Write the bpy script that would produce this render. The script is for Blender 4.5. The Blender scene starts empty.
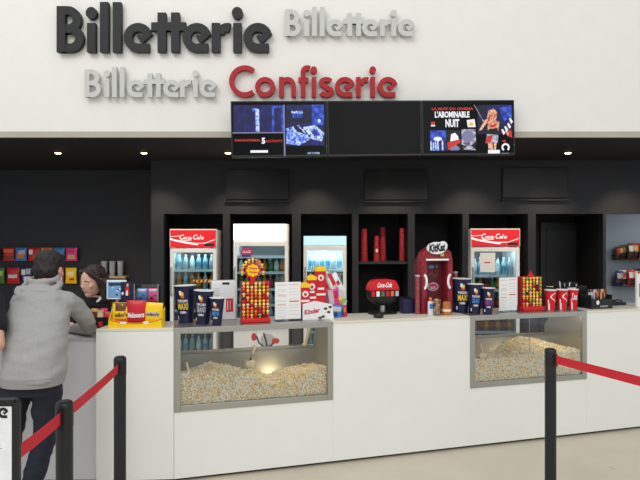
import bpy, bmesh, math, random
from mathutils import Vector, Matrix, Euler, noise
random.seed(7)
PI = math.pi
SC = bpy.context.scene
COL = SC.collection

# ------------------------------------------------------------------ camera, world, light
CAMZ = 1.65; FPX = 540.0
cam_d = bpy.data.cameras.new('camera'); cam = bpy.data.objects.new('camera', cam_d); COL.objects.link(cam)
cam_d.sensor_width = 36; cam_d.lens = 36*FPX/640; cam_d.clip_start = .05; cam_d.clip_end = 100
cam.location = (0, 0, CAMZ); cam.rotation_euler = (PI/2, 0, 0)
SC.camera = cam
SC.view_settings.view_transform = 'Standard'; SC.view_settings.look = 'None'
SC.view_settings.exposure = 0.0; SC.view_settings.gamma = 1; SC.view_settings.use_curve_mapping = False
W = bpy.data.worlds.new('world'); SC.world = W; W.use_nodes = True
W.node_tree.nodes['Background'].inputs[0].default_value = (.96, .98, 1.0, 1)
W.node_tree.nodes['Background'].inputs[1].default_value = .80

def area(name, loc, target, size, energy, col=(1, 1, 1)):
    l = bpy.data.lights.new(name, 'AREA'); l.shape = 'RECTANGLE'; l.size = size[0]; l.size_y = size[1]
    l.energy = energy; l.color = col
    o = bpy.data.objects.new(name, l); COL.objects.link(o); o.location = loc
    o.rotation_euler = (Vector(target)-Vector(loc)).to_track_quat('-Z', 'Y').to_euler()
    return o
area('unseen_hall_top_light', (-3.0, -0.5, 7.0), (.3, 5.3, 2.2), (5, 3), 190, (1, .985, .95))  # unseen light added high on the left, following the lettering's shadows
area('unseen_hall_rear_light', (2.5, -3.5, 4.5), (1.0, 4.3, .6), (4, 3), 95, (1, .985, .95))  # unseen light added behind the camera to brighten the counter side

# ------------------------------------------------------------------ materials
def lin(c):
    out = []
    for v in c:
        v = v/255
        out.append(v/12.92 if v <= .04045 else ((v+.055)/1.055)**2.4)
    return (*out, 1)
_m = {}
def mat(name, c, rough=.5, metal=0, emit=0, noise_amt=.06, scale=30, bump=0, trans=0, alpha=1, ior=1.45, spec=.5):
    if name in _m: return _m[name]
    m = bpy.data.materials.new(name); m.use_nodes = True; nt = m.node_tree
    b = nt.nodes['Principled BSDF']; col = lin(c)
    b.inputs['Roughness'].default_value = rough; b.inputs['Metallic'].default_value = metal
    b.inputs['IOR'].default_value = ior; b.inputs['Specular IOR Level'].default_value = spec
    b.inputs['Base Color'].default_value = col
    tc = nt.nodes.new('ShaderNodeTexCoord'); n = nt.nodes.new('ShaderNodeTexNoise')
    n.inputs['Scale'].default_value = scale; n.inputs['Detail'].default_value = 4
    nt.links.new(tc.outputs['Object'], n.inputs['Vector'])
    if noise_amt:
        r = nt.nodes.new('ShaderNodeValToRGB')
        r.color_ramp.elements[0].position = .3; r.color_ramp.elements[1].position = .7
        r.color_ramp.elements[0].color = (*[v*(1-noise_amt) for v in col[:3]], 1)
        r.color_ramp.elements[1].color = (*[min(1, v*(1+noise_amt)) for v in col[:3]], 1)
        nt.links.new(n.outputs['Fac'], r.inputs['Fac'])
        nt.links.new(r.outputs['Color'], b.inputs['Base Color'])
    if bump:
        bp = nt.nodes.new('ShaderNodeBump'); bp.inputs['Strength'].default_value = bump
        bp.inputs['Distance'].default_value = .004
        nt.links.new(n.outputs['Fac'], bp.inputs['Height']); nt.links.new(bp.outputs['Normal'], b.inputs['Normal'])
    if emit:
        b.inputs['Emission Color'].default_value = col; b.inputs['Emission Strength'].default_value = emit
        if emit > .5: b.inputs['Base Color'].default_value = (0.02, .02, .02, 1); [nt.links.remove(l) for l in list(nt.links) if l.to_socket == b.inputs['Base Color']]
    if trans: b.inputs['Transmission Weight'].default_value = trans
    if alpha < 1: b.inputs['Alpha'].default_value = alpha
    _m[name] = m
    return m
def glass(name, tint=(1, 1, 1), op=.06, rough=.02):
    if name in _m: return _m[name]
    m = bpy.data.materials.new(name); m.use_nodes = True; nt = m.node_tree; nt.nodes.clear()
    o = nt.nodes.new('ShaderNodeOutputMaterial'); mx = nt.nodes.new('ShaderNodeMixShader')
    t = nt.nodes.new('ShaderNodeBsdfTransparent'); g = nt.nodes.new('ShaderNodeBsdfGlossy')
    fr = nt.nodes.new('ShaderNodeFresnel'); fr.inputs['IOR'].default_value = 1.3
    ad = nt.nodes.new('ShaderNodeMath'); ad.operation = 'ADD'; ad.inputs[1].default_value = op
    t.inputs['Color'].default_value = (*tint, 1); g.inputs['Roughness'].default_value = rough
    g.inputs['Color'].default_value = (.9, .95, 1, 1)
    nt.links.new(fr.outputs[0], ad.inputs[0]); nt.links.new(ad.outputs[0], mx.inputs[0])
    nt.links.new(t.outputs[0], mx.inputs[1]); nt.links.new(g.outputs[0], mx.inputs[2]); nt.links.new(mx.outputs[0], o.inputs[0])
    _m[name] = m
    return m
def steel(name='brushed_steel', c=(176, 176, 170), rough=.32):
    if name in _m: return _m[name]
    m = mat(name, c, rough, .85, noise_amt=0); nt = m.node_tree; b = nt.nodes['Principled BSDF']
    tc = nt.nodes.new('ShaderNodeTexCoord'); mp = nt.nodes.new('ShaderNodeMapping'); mp.inputs['Scale'].default_value = (2, 60, 60)
    n = nt.nodes.new('ShaderNodeTexNoise'); n.inputs['Scale'].default_value = 8
    r = nt.nodes.new('ShaderNodeMapRange'); r.inputs[3].default_value = rough-.08; r.inputs[4].default_value = rough+.12
    nt.links.new(tc.outputs['Object'], mp.inputs[0]); nt.links.new(mp.outputs[0], n.inputs['Vector'])
    nt.links.new(n.outputs['Fac'], r.inputs[0]); nt.links.new(r.outputs[0], b.inputs['Roughness'])
    return m
def flat(name, c, k=1.0):   # matt/printed
    return mat(name, c, .55, noise_amt=0.03)
def em_noise(name, c1, c2, c3, scale, k=.8):
    if name in _m: return _m[name]
    m = em(name, c1, k); nt = m.node_tree; b = nt.nodes['Principled BSDF']
    tc = nt.nodes.new('ShaderNodeTexCoord'); n = nt.nodes.new('ShaderNodeTexNoise'); n.inputs['Scale'].default_value = scale; n.inputs['Detail'].default_value = 3
    r = nt.nodes.new('ShaderNodeValToRGB'); r.color_ramp.elements[0].position = .38; r.color_ramp.elements[1].position = .62
    r.color_ramp.elements[0].color = lin(c1); r.color_ramp.elements[1].color = lin(c3); e = r.color_ramp.elements.new(.5); e.color = lin(c2)
    nt.links.new(tc.outputs['Object'], n.inputs['Vector']); nt.links.new(n.outputs['Fac'], r.inputs['Fac']); nt.links.new(r.outputs['Color'], b.inputs['Emission Color'])
    return m
def em(name, c, k=.9): return mat(name, c, .4, emit=max(k, .51), noise_amt=0, spec=.2)

M_white_wall = mat('white_wall_paint', (232, 231, 226), .75, noise_amt=.015, scale=6)
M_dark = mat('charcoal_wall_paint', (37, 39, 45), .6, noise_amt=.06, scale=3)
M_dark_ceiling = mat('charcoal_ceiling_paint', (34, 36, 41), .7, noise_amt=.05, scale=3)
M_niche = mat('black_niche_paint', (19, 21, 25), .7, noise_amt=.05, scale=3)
M_grey_wall = mat('blue_grey_wall_paint', (150, 160, 172), .7, noise_amt=.03, scale=4)
M_counter = mat('white_laminate', (238, 239, 234), .35, noise_amt=.01, scale=4)
M_top = mat('cream_worktop', (226, 220, 204), .3, noise_amt=.03, scale=40)
M_greyc = mat('grey_laminate', (236, 237, 242), .45, noise_amt=.03, scale=5)
M_steel = steel()
M_black = mat('black_plastic', (24, 25, 28), .4)
M_pole = mat('black_powder_coat', (28, 30, 35), .45)
M_red_belt = mat('red_webbing', (205, 36, 52), .7, bump=.3, scale=400)
M_glass = glass('clear_glass', (1, 1, 1), .015)
M_acryl = glass('clear_acrylic', (.98, .985, .99), .02)
M_paper = flat('white_paper', (240, 240, 238))
M_red = mat('glossy_red', (205, 22, 34), .35)
M_cokered = mat('soda_red', (214, 20, 36), .4)
M_whitep = mat('white_plastic', (236, 238, 238), .35, noise_amt=.01)
M_yellow = mat('pack_yellow', (252, 205, 20), .35)
M_dkred = mat('dark_red', (128, 26, 40), .5)
M_navy = mat('navy_card', (24, 26, 62), .4)
M_blackprint = flat('black_print', (25, 25, 28))
M_whiteprint = flat('white_print', (240, 240, 240))
M_redprint = flat('red_print', (205, 40, 45))

# floor: mottled polished concrete
def floor_mat():
    m = mat('polished_concrete', (198, 189, 170), .28, noise_amt=.06, scale=2.2); nt = m.node_tree; b = nt.nodes['Principled BSDF']
    tc = nt.nodes.new('ShaderNodeTexCoord'); n = nt.nodes.new('ShaderNodeTexNoise'); n.inputs['Scale'].default_value = 6; n.inputs['Detail'].default_value = 6
    r = nt.nodes.new('ShaderNodeMapRange'); r.inputs[3].default_value = .22; r.inputs[4].default_value = .42
    nt.links.new(tc.outputs['Object'], n.inputs['Vector']); nt.links.new(n.outputs['Fac'], r.inputs[0]); nt.links.new(r.outputs[0], b.inputs['Roughness'])
    return m
M_floor = floor_mat()

# ------------------------------------------------------------------ mesh builder
_txt = {}
def text_geo(body, bold=0.0):
    k = (body, bold)
    if k in _txt: return _txt[k]
    c = bpy.data.curves.new('t', 'FONT'); c.body = body; c.offset = bold; c.resolution_u = 2
    o = bpy.data.objects.new('t', c); COL.objects.link(o)
    dg = bpy.context.evaluated_depsgraph_get(); me = bpy.data.meshes.new_from_object(o.evaluated_get(dg))
    vs = [(v.co.x, v.co.y) for v in me.vertices]; fs = [tuple(p.vertices) for p in me.polygons]
    bpy.data.objects.remove(o); bpy.data.curves.remove(c); bpy.data.meshes.remove(me)
    x0 = min(v[0] for v in vs); x1 = max(v[0] for v in vs); y0 = min(v[1] for v in vs); y1 = max(v[1] for v in vs)
    r = ([((x-x0)/(x1-x0), (y-y0)/(y1-y0)) for x, y in vs], fs); _txt[k] = r
    return r
class MB:
    def __init__(s): s.v = []; s.f = []; s.m = []; s.T = Matrix()
    def add(s, vs, fs, m=0):
        b = len(s.v); s.v += [tuple(s.T @ Vector(v)) for v in vs]; s.f += [tuple(b+i for i in f) for f in fs]; s.m += [m]*len(fs); return s
    def box(s, x0, x1, y0, y1, z0, z1, m=0):
        return s.add([(x0,y0,z0),(x1,y0,z0),(x1,y1,z0),(x0,y1,z0),(x0,y0,z1),(x1,y0,z1),(x1,y1,z1),(x0,y1,z1)],
                     [(0,3,2,1),(4,5,6,7),(0,1,5,4),(1,2,6,5),(2,3,7,6),(3,0,4,7)], m)
    def quad(s, x0, x1, z0, z1, y, m=0):      # facing -Y
        return s.add([(x0,y,z0),(x1,y,z0),(x1,y,z1),(x0,y,z1)], [(0,1,2,3)], m)
    def prism_z(s, poly, z0, z1, m=0):        # poly ccw in XY
        n = len(poly); vs = [(x,y,z0) for x,y in poly]+[(x,y,z1) for x,y in poly]
        fs = [tuple(range(n-1,-1,-1)), tuple(range(n,2*n))]+[(i,(i+1)%n,n+(i+1)%n,n+i) for i in range(n)]
        return s.add(vs, fs, m)
    def prism_y(s, poly, y0, y1, m=0):        # poly ccw in XZ seen from -Y
        n = len(poly); vs = [(x,y0,z) for x,z in poly]+[(x,y1,z) for x,z in poly]
        fs = [tuple(range(n)), tuple(range(2*n-1,n-1,-1))]+[((i+1)%n,i,n+i,n+(i+1)%n) for i in range(n)]
        return s.add(vs, fs, m)
    def prism_x(s, poly, x0, x1, m=0):        # poly ccw in YZ seen from +X
        n = len(poly); vs = [(x0,y,z) for y,z in poly]+[(x1,y,z) for y,z in poly]
        fs = [tuple(range(n-1,-1,-1)), tuple(range(n,2*n))]+[(i,(i+1)%n,n+(i+1)%n,n+i) for i in range(n)]
        return s.add(vs, fs, m)
    def lathe(s, prof, n=20, c=(0,0,0), m=0, sx=1, sy=1):
        vs = []; fs = []; k = len(prof)
        for r, z in prof:
            for i in range(n):
                a = 2*PI*i/n; vs.append((c[0]+r*sx*math.cos(a), c[1]+r*sy*math.sin(a), c[2]+z))
        for j in range(k-1):
            for i in range(n): fs.append((j*n+i, j*n+(i+1)%n, (j+1)*n+(i+1)%n, (j+1)*n+i))
        fs.append(tuple(range(n-1,-1,-1))); fs.append(tuple((k-1)*n+i for i in range(n)))
        return s.add(vs, fs, m)
    def disc_y(s, cx, cz, rx, rz, y0, y1, m=0, n=24):
        return s.prism_y([(cx+rx*math.cos(2*PI*i/n), cz+rz*math.sin(2*PI*i/n)) for i in range(n)], y0, y1, m)
    def tube(s, pts, r, n=8, m=0):
        pts = [Vector(p) for p in pts]; vs = []; fs = []; up = Vector((0,0,1)); k = len(pts)
        rr = r if isinstance(r, (list, tuple)) else [r]*k
        for j, p in enumerate(pts):
            t = (pts[min(j+1,k-1)]-pts[max(j-1,0)]).normalized()
            u = t.cross(up) if abs(t.dot(up)) < .95 else t.cross(Vector((1,0,0)))
            u.normalize(); w = u.cross(t).normalized()
            for i in range(n):
                a = 2*PI*i/n; vs.append(tuple(p+rr[j]*(math.cos(a)*u+math.sin(a)*w)))
        for j in range(k-1):
            for i in range(n): fs.append((j*n+i, (j+1)*n+i, (j+1)*n+(i+1)%n, j*n+(i+1)%n))
        fs.append(tuple(range(n))); fs.append(tuple((k-1)*n+i for i in range(n-1,-1,-1)))
        return s.add(vs, fs, m)
    def ell(s, c, r, m=0, n=16, k=10, rot=None):
        R = Euler(rot).to_matrix() if rot else Matrix.Identity(3); vs = []; fs = []
        for j in range(k+1):
            t = PI*j/k - PI/2
            for i in range(n):
                a = 2*PI*i/n; p = R @ Vector((r[0]*math.cos(t)*math.cos(a), r[1]*math.cos(t)*math.sin(a), r[2]*math.sin(t)))
                vs.append((c[0]+p.x, c[1]+p.y, c[2]+p.z))
        for j in range(k):
            for i in range(n): fs.append((j*n+i, j*n+(i+1)%n, (j+1)*n+(i+1)%n, (j+1)*n+i))
        return s.add(vs, fs, m)
    def loft(s, rings, n=24, m=0, p=2.0):     # rings (x,y,z,rx,ry[,yaw])
        vs = []; fs = []; k = len(rings)
        for R in rings:
            x, y, z, rx, ry = R[:5]; yaw = R[5] if len(R) > 5 else 0
            for i in range(n):
                a = 2*PI*i/n; ca, sa = math.cos(a), math.sin(a)
                q = (abs(ca)**p+abs(sa)**p)**(-1/p)
                lx, ly = rx*q*ca, ry*q*sa
                vs.append((x+lx*math.cos(yaw)-ly*math.sin(yaw), y+lx*math.sin(yaw)+ly*math.cos(yaw), z))
        for j in range(k-1):
            for i in range(n): fs.append((j*n+i, j*n+(i+1)%n, (j+1)*n+(i+1)%n, (j+1)*n+i))
        fs.append(tuple(range(n-1,-1,-1))); fs.append(tuple((k-1)*n+i for i in range(n)))
        return s.add(vs, fs, m)
    def stroke(s, pts, w, y0, y1, m=0, closed=False):   # XZ-plane ribbon facing -Y
        n = len(pts); L = []; R = []
        for i in range(n):
            a = pts[i-1] if (i > 0 or closed) else pts[i]; b = pts[(i+1) % n] if (i < n-1 or closed) else pts[i]
            p = pts[i]
            d1 = Vector((p[0]-a[0], p[1]-a[1])); d2 = Vector((b[0]-p[0], b[1]-p[1]))
            if d1.length < 1e-9: d1 = d2
            if d2.length < 1e-9: d2 = d1
            d1.normalize(); d2.normalize(); t = d1+d2
            if t.length < 1e-6: t = d1
            t.normalize(); nx = Vector((-t.y, t.x)); c = max(.45, nx.dot(Vector((-d1.y, d1.x))))
            nx = nx*(w/2/c)
            L.append((p[0]+nx.x, p[1]+nx.y)); R.append((p[0]-nx.x, p[1]-nx.y))
        vs = [(x,y0,z) for x,z in L]+[(x,y0,z) for x,z in R]+[(x,y1,z) for x,z in L]+[(x,y1,z) for x,z in R]
        fs = []; e = n if closed else n-1
        for i in range(e):
            j = (i+1) % n
            fs += [(i, n+i, n+j, j), (2*n+i, 2*n+j, 3*n+j, 3*n+i), (i, j, 2*n+j, 2*n+i), (n+j, n+i, 3*n+i, 3*n+j)]
        if not closed: fs += [(0, 2*n, 3*n, n), (n-1, 2*n-1, 4*n-1, 3*n-1)]
        return s.add(vs, fs, m)
    def text(s, body, x, z, w, h, y, m=0, bold=.02, shear=0, rot=0):
        vs, fs = text_geo(body, bold)
        out = []
        for u, v in vs:
            px, pz = u*w+shear*v*h, v*h
            out.append((x+px*math.cos(rot)-pz*math.sin(rot), y, z+px*math.sin(rot)+pz*math.cos(rot)))
        return s.add(out, fs, m)
    def build(s, name, mats, parent=None, bevel=0, smooth=40, loc=None, rot=None):
        me = bpy.data.meshes.new(name); me.from_pydata(s.v, [], s.f)
        for mt in (mats if isinstance(mats, (list, tuple)) else [mats]): me.materials.append(mt)
        me.polygons.foreach_set('material_index', s.m)
        bm = bmesh.new(); bm.from_mesh(me)
        for f in bm.faces: f.smooth = True
        th = math.radians(smooth)
        for e in bm.edges:
            if len(e.link_faces) != 2 or e.calc_face_angle(0) > th: e.smooth = False
        bm.to_mesh(me); bm.free()
        o = bpy.data.objects.new(name, me); COL.objects.link(o)
        if parent: o.parent = parent
        if loc: o.location = loc
        if rot: o.rotation_euler = rot
        if bevel:
            b = o.modifiers.new('bevel', 'BEVEL'); b.width = bevel; b.segments = 2; b.limit_method = 'ANGLE'
        return o
def tag(o, label, cat, group=None, kind=None):
    o['label'] = label; o['category'] = cat
    if group: o['group'] = group
    if kind: o['kind'] = kind
    return o
def thing(name, label, cat, loc=(0,0,0), rz=0, group=None):
    o = bpy.data.objects.new(name, None); COL.objects.link(o); o.location = loc; o.rotation_euler = (0,0,rz); o.empty_display_size = .1
    return tag(o, label, cat, group)
def struct(o): o['kind'] = 'structure'; return o
def copy_tree(o, parent=None):
    c = o.copy(); COL.objects.link(c)
    if parent: c.parent = parent
    for ch in o.children: copy_tree(ch, c)
    return c
def at(x, y, Y): return ((x-320)/FPX*Y, Y, CAMZ-(y-240)/FPX*Y)

# counter frame: front line through (OX,OY) at angle TH
OX, OY = -.994, 3.677; TH = math.atan(.275); CT, ST = math.cos(TH), math.sin(TH); HC = 1.05
def c_s(px, d=0):
    k = (px-320)/FPX
    return (k*(OY+d*CT)-OX+d*ST)/(CT-k*ST)
def c_w(s, d): return (OX+s*CT-d*ST, OY+s*ST+d*CT)
def c_px(px, d, z=HC):
    x, y = c_w(c_s(px, d), d); return (x, y, z)
def on_counter(name, label, cat, px, d, group=None, rz=TH, z=HC):
    return thing(name, label, cat, c_px(px, d, z), rz, group)

# ------------------------------------------------------------------ room shell
ZC = 2.66; YB = 6.85; YL = 7.8; YH = 5.3
struct(MB().box(-7, 7, -6, 8.2, -.1, 0).build('floor', M_floor))
struct(MB().box(-7, 7, YH, 5.61, 2.715, 5.6).build('wall_header', M_white_wall))
struct(MB().box(-7, 7, YH+.026, 8.2, ZC, ZC+.05).build('ceiling', M_dark_ceiling))
struct(MB().box(-7, 7, YH-.004, YH+.025, 2.657, 2.714).build('header_shade_strip_1', mat('grey_beige_underside_shade', (178, 172, 160), .6, noise_amt=.04, scale=3)))  # front strip coloured like the white header's underside in shade
# back wall with openings for the niches
NT = CAMZ+26.2*YB/FPX
def X(px, Y=YB): return (px-320)/FPX*Y
niches = [(163.8,222.8),(229.7,292),(300.8,352.3),(358.5,408),(414.8,462.4),(469,528),(535.8,603)]
b = MB(); xl = X(151)
b.box(xl, X(606), YB, YB+.12, NT, ZC)
prev = 151
for a, c in niches:
    b.box(X(prev), X(a), YB, YB+.12, 0, NT); prev = c
b.box(X(603), X(606), YB, YB+.12, 0, NT)
b.box(X(606), 7, YB, YB+.12, NT, ZC)
b.box(xl, xl+.08, YB+.12, YL, 0, ZC)
struct(b.build('wall_back', M_dark))
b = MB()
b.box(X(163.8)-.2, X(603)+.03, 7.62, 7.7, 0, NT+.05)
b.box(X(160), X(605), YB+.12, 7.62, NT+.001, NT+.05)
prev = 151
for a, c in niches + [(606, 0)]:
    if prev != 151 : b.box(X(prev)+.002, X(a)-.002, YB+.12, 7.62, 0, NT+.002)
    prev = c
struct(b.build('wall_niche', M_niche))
struct(MB().box(-7, xl+.08, YL, YL+.12, 0, ZC).build('wall_rear_left', M_dark))
struct(MB().box(X(606)-.2, 7, YL, YL+.12, 0, ZC).build('wall_rear_right', M_grey_wall))
struct(MB().box(-7.12, -7, 5.3, 8.2, 0, 5.6).build('wall_left', M_dark))
struct(MB().box(7, 7.12, 5.3, 8.2, 0, 5.6).build('wall_right', M_grey_wall))
# dark door set back in the last niche
d7 = MB(); xa, xb = X(543, 7.5), X(598, 7.5)
d7.box(xa, xb, 7.58, 7.62, .01, 1.90); d7.box(xa+.08, xb-.08, 7.572, 7.58, .15, 1.80)
do = struct(d7.build('door_1', mat('charcoal_door', (24, 26, 30), .45), bevel=.003))
MB().tube([(xa+.06,7.53,1.0),(xa+.16,7.53,1.0)], .009).tube([(xa+.07,7.53,1.0),(xa+.07,7.58,1.0)], .009).build('door_handle', M_steel, do)

# recessed blank black screens above the niches
wl = ['leftmost, above the glowing blank-topped fridge', 'above the red cup stacks', 'rightmost, right of the second soda fridge']
for (x0, x1, y0, y1), w in zip([(226.4,288.7,170,199.5),(364.5,427,170,199.8),(502,566.6,168,198)], wl):
    a = at(x0, y1, YB); c = at(x1, y0, YB)
    t = thing('wall_screen', 'black blank menu screen on the wall, '+w, 'screen', ((a[0]+c[0])/2, YB, a[2]), 0, 'blank menu screens on the dark wall')
    hw = (c[0]-a[0])/2; h = c[2]-a[2]
    MB().box(-hw, hw, -.03, -.001, 0, h).build('screen_panel', mat('screen_black', (13, 14, 16), .35), t, bevel=.003)
    MB().box(-hw-.02, hw+.02, -.055, -.001, -.035, -.02).build('ledge', M_dark, t)

# downlights
for i, px in enumerate([58, 144, 228, 313, 398, 483, 568, 653]):
    x, y, z = at(px, 152.5, 6.24)
    nm = ['leftmost in the row, over the snack packets', 'second from the left, over the stacked glasses', 'third from the left, by the screens', 'fourth from the left, behind the screens', 'fifth from the left, behind the dark screen',
          'sixth from the left, behind the film screen', 'rightmost visible, right of the screens', 'beyond the right edge'][i]
    t = thing('downlight', 'small round recessed ceiling lamp, '+nm, 'ceiling light', (x, y, ZC), 0, 'recessed ceiling lamps')
    MB().lathe([(.045,-.006),(.05,-.004),(.05,-.0005),(.02,-.0005)], 20).build('lamp_ring', M_black, t)
    MB().lathe([(.001,-.016),(.024,-.015),(.034,-.008),(.036,-.0055)], 16).build('bulb', em('warm_bulb', (255, 225, 180), 9), t)
    l = bpy.data.lights.new('downlight_lamp', 'SPOT'); l.energy = 45; l.spot_size = 1.35; l.spot_blend = .8; l.color = (1, .78, .54); l.shadow_soft_size = .03
    lo = bpy.data.objects.new('downlight_lamp', l); COL.objects.link(lo); lo.location = (0, 0, -.03); lo.rotation_euler = (math.radians(25), 0, 0); lo.parent = t

# light over the side area on the right (lit grey wall)
l = area('side_room_light', (4.9, 6.95, 2.0), (4.6, 7.8, 1.1), (.8, .25), 5, (.95, .98, 1))

# ------------------------------------------------------------------ letters
def arc(cx, cz, r, a0, a1, n=18, rz=None):
    rz = rz or r
    return [(cx+r*math.cos(math.radians(a0+(a1-a0)*i/n)), cz+rz*math.sin(math.radians(a0+(a1-a0)*i/n))) for i in range(n+1)]
def letter(b, ch, x, z, k, w, y0, y1, m=0, wd=1.0, sh=0):
    # x left edge, z baseline, k x-height in metres, w stroke in x-height units
    cnt = [0]
    def S(pts, closed=False, ws=1):
        o = cnt[0]*abs(y1-y0)*.03; cnt[0] += 1
        b.stroke([(x+(p[0]*wd+sh*p[1])*k, z+p[1]*k) for p in pts], w*ws*k, y0+o, y1+o*.5, m, closed)
    h = w/2
    if ch == 'B':
        H = 1.58; S([(h,0),(h,H)]); r2 = .36-h/2+.0; zt = H-h; zm = .80
        rr = (zt-zm)/2; S([(h,zt),(.38,zt)]+arc(.38,zm+rr,rr,90,-90,12)+[(h,zm)])
        rl = (zm-h)/2; S([(h,zm),(.45,zm)]+arc(.45,h+rl,rl,90,-90,12)+[(h,h)])
    elif ch == 'i':
        S([(h,0),(h,1)]); b.disc_y(x+(h*wd+sh*1.33)*k, z+1.35*k, (h+.045)*k, (h+.06)*k, y0, y1, m)
    elif ch == 'l': S([(h,0),(h,1.72)])
    elif ch == 't': S([(h+.22,0),(h+.22,1.36)]); S([(0,.88),(.44+w,.88)])
    elif ch == 'e':
        r = .5-h; S([(.88,h)]+arc(.5,.5,r,270,24,22)); a = arc(.5,.5,r+.02,24,25,1)[0]
        S([(a[0]+h*.55,a[1]+.05),(.57,.385)], False, .72); S([(.61,.40),(.50,.58)], False, .42)
        if w < .27: pass
    elif ch == 'r': S([(h,0),(h,1)]); S(arc(h+.40,.62,.30-h*.3,180,70,10,.38-h))
    elif ch == 'C': R = .79; S(arc(R,R,R-h,52,308,28))
    elif ch == 'c': S(arc(.5,.5,.5-h,45,315,20))
    elif ch == 'o': S(arc(.5,.5,.5-h,0,360,28)[:-1], True)
    elif ch == 'a': S(arc(.5,.5,.5-h,0,360,24)[:-1], True); S([(1-h,0),(1-h,1)])
    elif ch == 'n': S([(h,0),(h,1)]); S([(h,.5)]+arc(.42,.55,.42-h,180,0,14,.45-h)+[(.84-h,0)])
    elif ch == 'f': S([(h+.12,0),(h+.12,1.25)]+arc(h+.12+.22,1.25,.22,180,60,10)); S([(0,.86),(.5,.86)])
    elif ch == 's': S(arc(.34,.725,.275-h*.2,30,250,14,.275-h)[:]+arc(.34,.275,.30-h*.2,75,-160,16,.275-h))
    elif ch == '-': S([(0,.45),(.4,.45)])
def sign(name, label, word, xs, base, xh, w, Y, m, thick=.05, widths=None):
    p0 = at(xs[0], base, Y); t = thing(name, label, 'sign', (p0[0], YH, p0[2]), 0, 'wall lettering')
    for i, (ch, px) in enumerate(zip(word, xs)):
        b = MB(); letter(b, ch, (px-xs[0])/FPX*Y, 0, xh/FPX*Y, w, Y-YH+.002*(i % 2), Y-YH+thick, 0, (widths or {}).get(ch, 1))
        b.build('letter', m, t, smooth=50)
        # stand-off pins to the wall
    for px in xs: MB().tube([((px-xs[0]+w*xh/2+1)/FPX*Y, Y-YH+thick+.003, .03), ((px-xs[0]+w*xh/2+1)/FPX*Y, -.0005, .03)], .005, 6).build('spacer', M_steel, t)
    return t
M_sign_black = mat('sign_charcoal', (27, 29, 30), .6, noise_amt=.02)
M_sign_grey = mat('sign_pale_grey', (196, 197, 194), .6, noise_amt=.02)
M_sign_red = mat('sign_red', (166, 24, 34), .6, noise_amt=.02)
BW = 'Billetterie'
YS = 5.23
sign('wall_lettering', 'large charcoal raised lettering reading Billetterie, upper left of the white wall', BW,
     [56.5,86.8,99.8,112.5,123.5,151,164.5,182.3,211.5,233,243.3], 51.8, 29, .29, YS, M_sign_black)
sign('wall_lettering', 'pale grey lettering reading Billetterie below the large charcoal word', BW,
     [84.5,104.5,112,119.6,127,143.5,152,163,180,193,199.5], 97, 17.5, .27, YS, M_sign_grey, .035)
sign('wall_lettering', 'pale grey lettering reading Billetterie at the top, right of the charcoal word', BW,
     [285,304.3,312,319.7,326.5,343.5,352.5,362,380,391.3,398], 36, 17, .29, YS, M_sign_grey, .035)
sign('wall_lettering', 'red raised lettering reading Confiserie just above the screens', 'Confiserie',
     [229,255,279,298.3,311.5,319.5,335,356.2,370.5,378], 96.8, 20, .235, YS, M_sign_red, .05)

# ------------------------------------------------------------------ screens
TVU = .898/94
tvroll, tvyaw = math.radians(1.0), math.radians(3.0)
base = Matrix.Translation((-.832, 5.02, 2.942)) @ Euler((0, -tvroll, tvyaw)).to_matrix().to_4x4()
M_scr = mat('screen_glass_black', (9, 10, 13), .3, spec=.12)
def tv(i, label):
    t = thing('television', label, 'television', (0,0,0), 0, 'row of hanging screens')
    t.matrix_world = base @ Matrix.Translation((i*.898, 0, 0)); t.location = t.matrix_world.translation
    MB().box(0, .896, 0, .05, -.525, 0).build('casing', M_black, t, bevel=.004)
    MB().box(.012, .884, -.002, .001, -.505, -.012).build('screen', M_scr, t)
    MB().box(.3, .6, .05, .19 if i < 2 else .12, -.22, -.06).build('wall_bracket', M_black, t)
    MB().box(.885, .89, -.004, 0, -.432, -.427).build('indicator_light', em('green_led', (90, 220, 90), 1), t)
    return t
def R(b, u0, v0, u1, v1, lay, m): b.quad(u0*TVU, u1*TVU, -v1*TVU, -v0*TVU, -.002-.0006*lay, m)
t1 = tv(0, 'left hanging screen showing two blue night pictures and red film title')
b = MB(); mats = [em_noise('scr_navy', (14,16,78), (20,24,100), (30,36,128), 14, .75), em_noise('scr_pale', (110,150,240), (190,215,250), (240,248,255), 45, .9), em_noise('scr_blue', (24,44,150), (44,78,200), (70,110,230), 22, .85), em('scr_lilac', (140, 140, 180), .8),
                  em('scr_red', (215, 50, 45), .9), em_noise('scr_bright', (50,80,220), (120,160,250), (215,230,255), 40, .95), em_noise('scr_deep', (8,9,40), (14,16,62), (24,28,90), 30, .6), em('scr_white', (245, 245, 250), 1), em_noise('scr_skin', (190,90,60), (235,170,130), (250,215,185), 45, .9), em('scr_black', (12, 13, 16), .52), em_noise('scr_grey', (90,85,110), (165,160,185), (215,212,230), 25, .85), em('scr_yellow', (240, 190, 70), 1)]
NAVY, PALE, BLUE, LILAC, RED, BRI, DEEP, WHT, SKN, BLK, GRY, YEL = range(12)
R(b, 2.5,4,51,30,1,NAVY); R(b, 11,4,12,30,2,DEEP); R(b, 24,8,27.5,30,3,PALE); R(b, 21,7.5,26,10,2,BRI); R(b, 40,5,51,30,2,BLUE); R(b, 42,7,49,30,3,NAVY)
R(b, 1.5,30.5,51.5,31.7,3,LILAC); R(b, 51,4,52.5,54,4,LILAC)
R(b, 53.5,4,91,44,1,NAVY)
R(b, 79,4,91,24,2,BLUE); R(b, 54,9,78,22,2,DEEP); R(b, 59,10,70,12.5,3,BRI); R(b, 60,12.5,70,17,3,BLUE)
def poly(b, pts, lay, m): b.add([(u*TVU, -.002-.0006*lay, -v*TVU) for u, v in pts], [tuple(range(len(pts)))], m)
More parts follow.
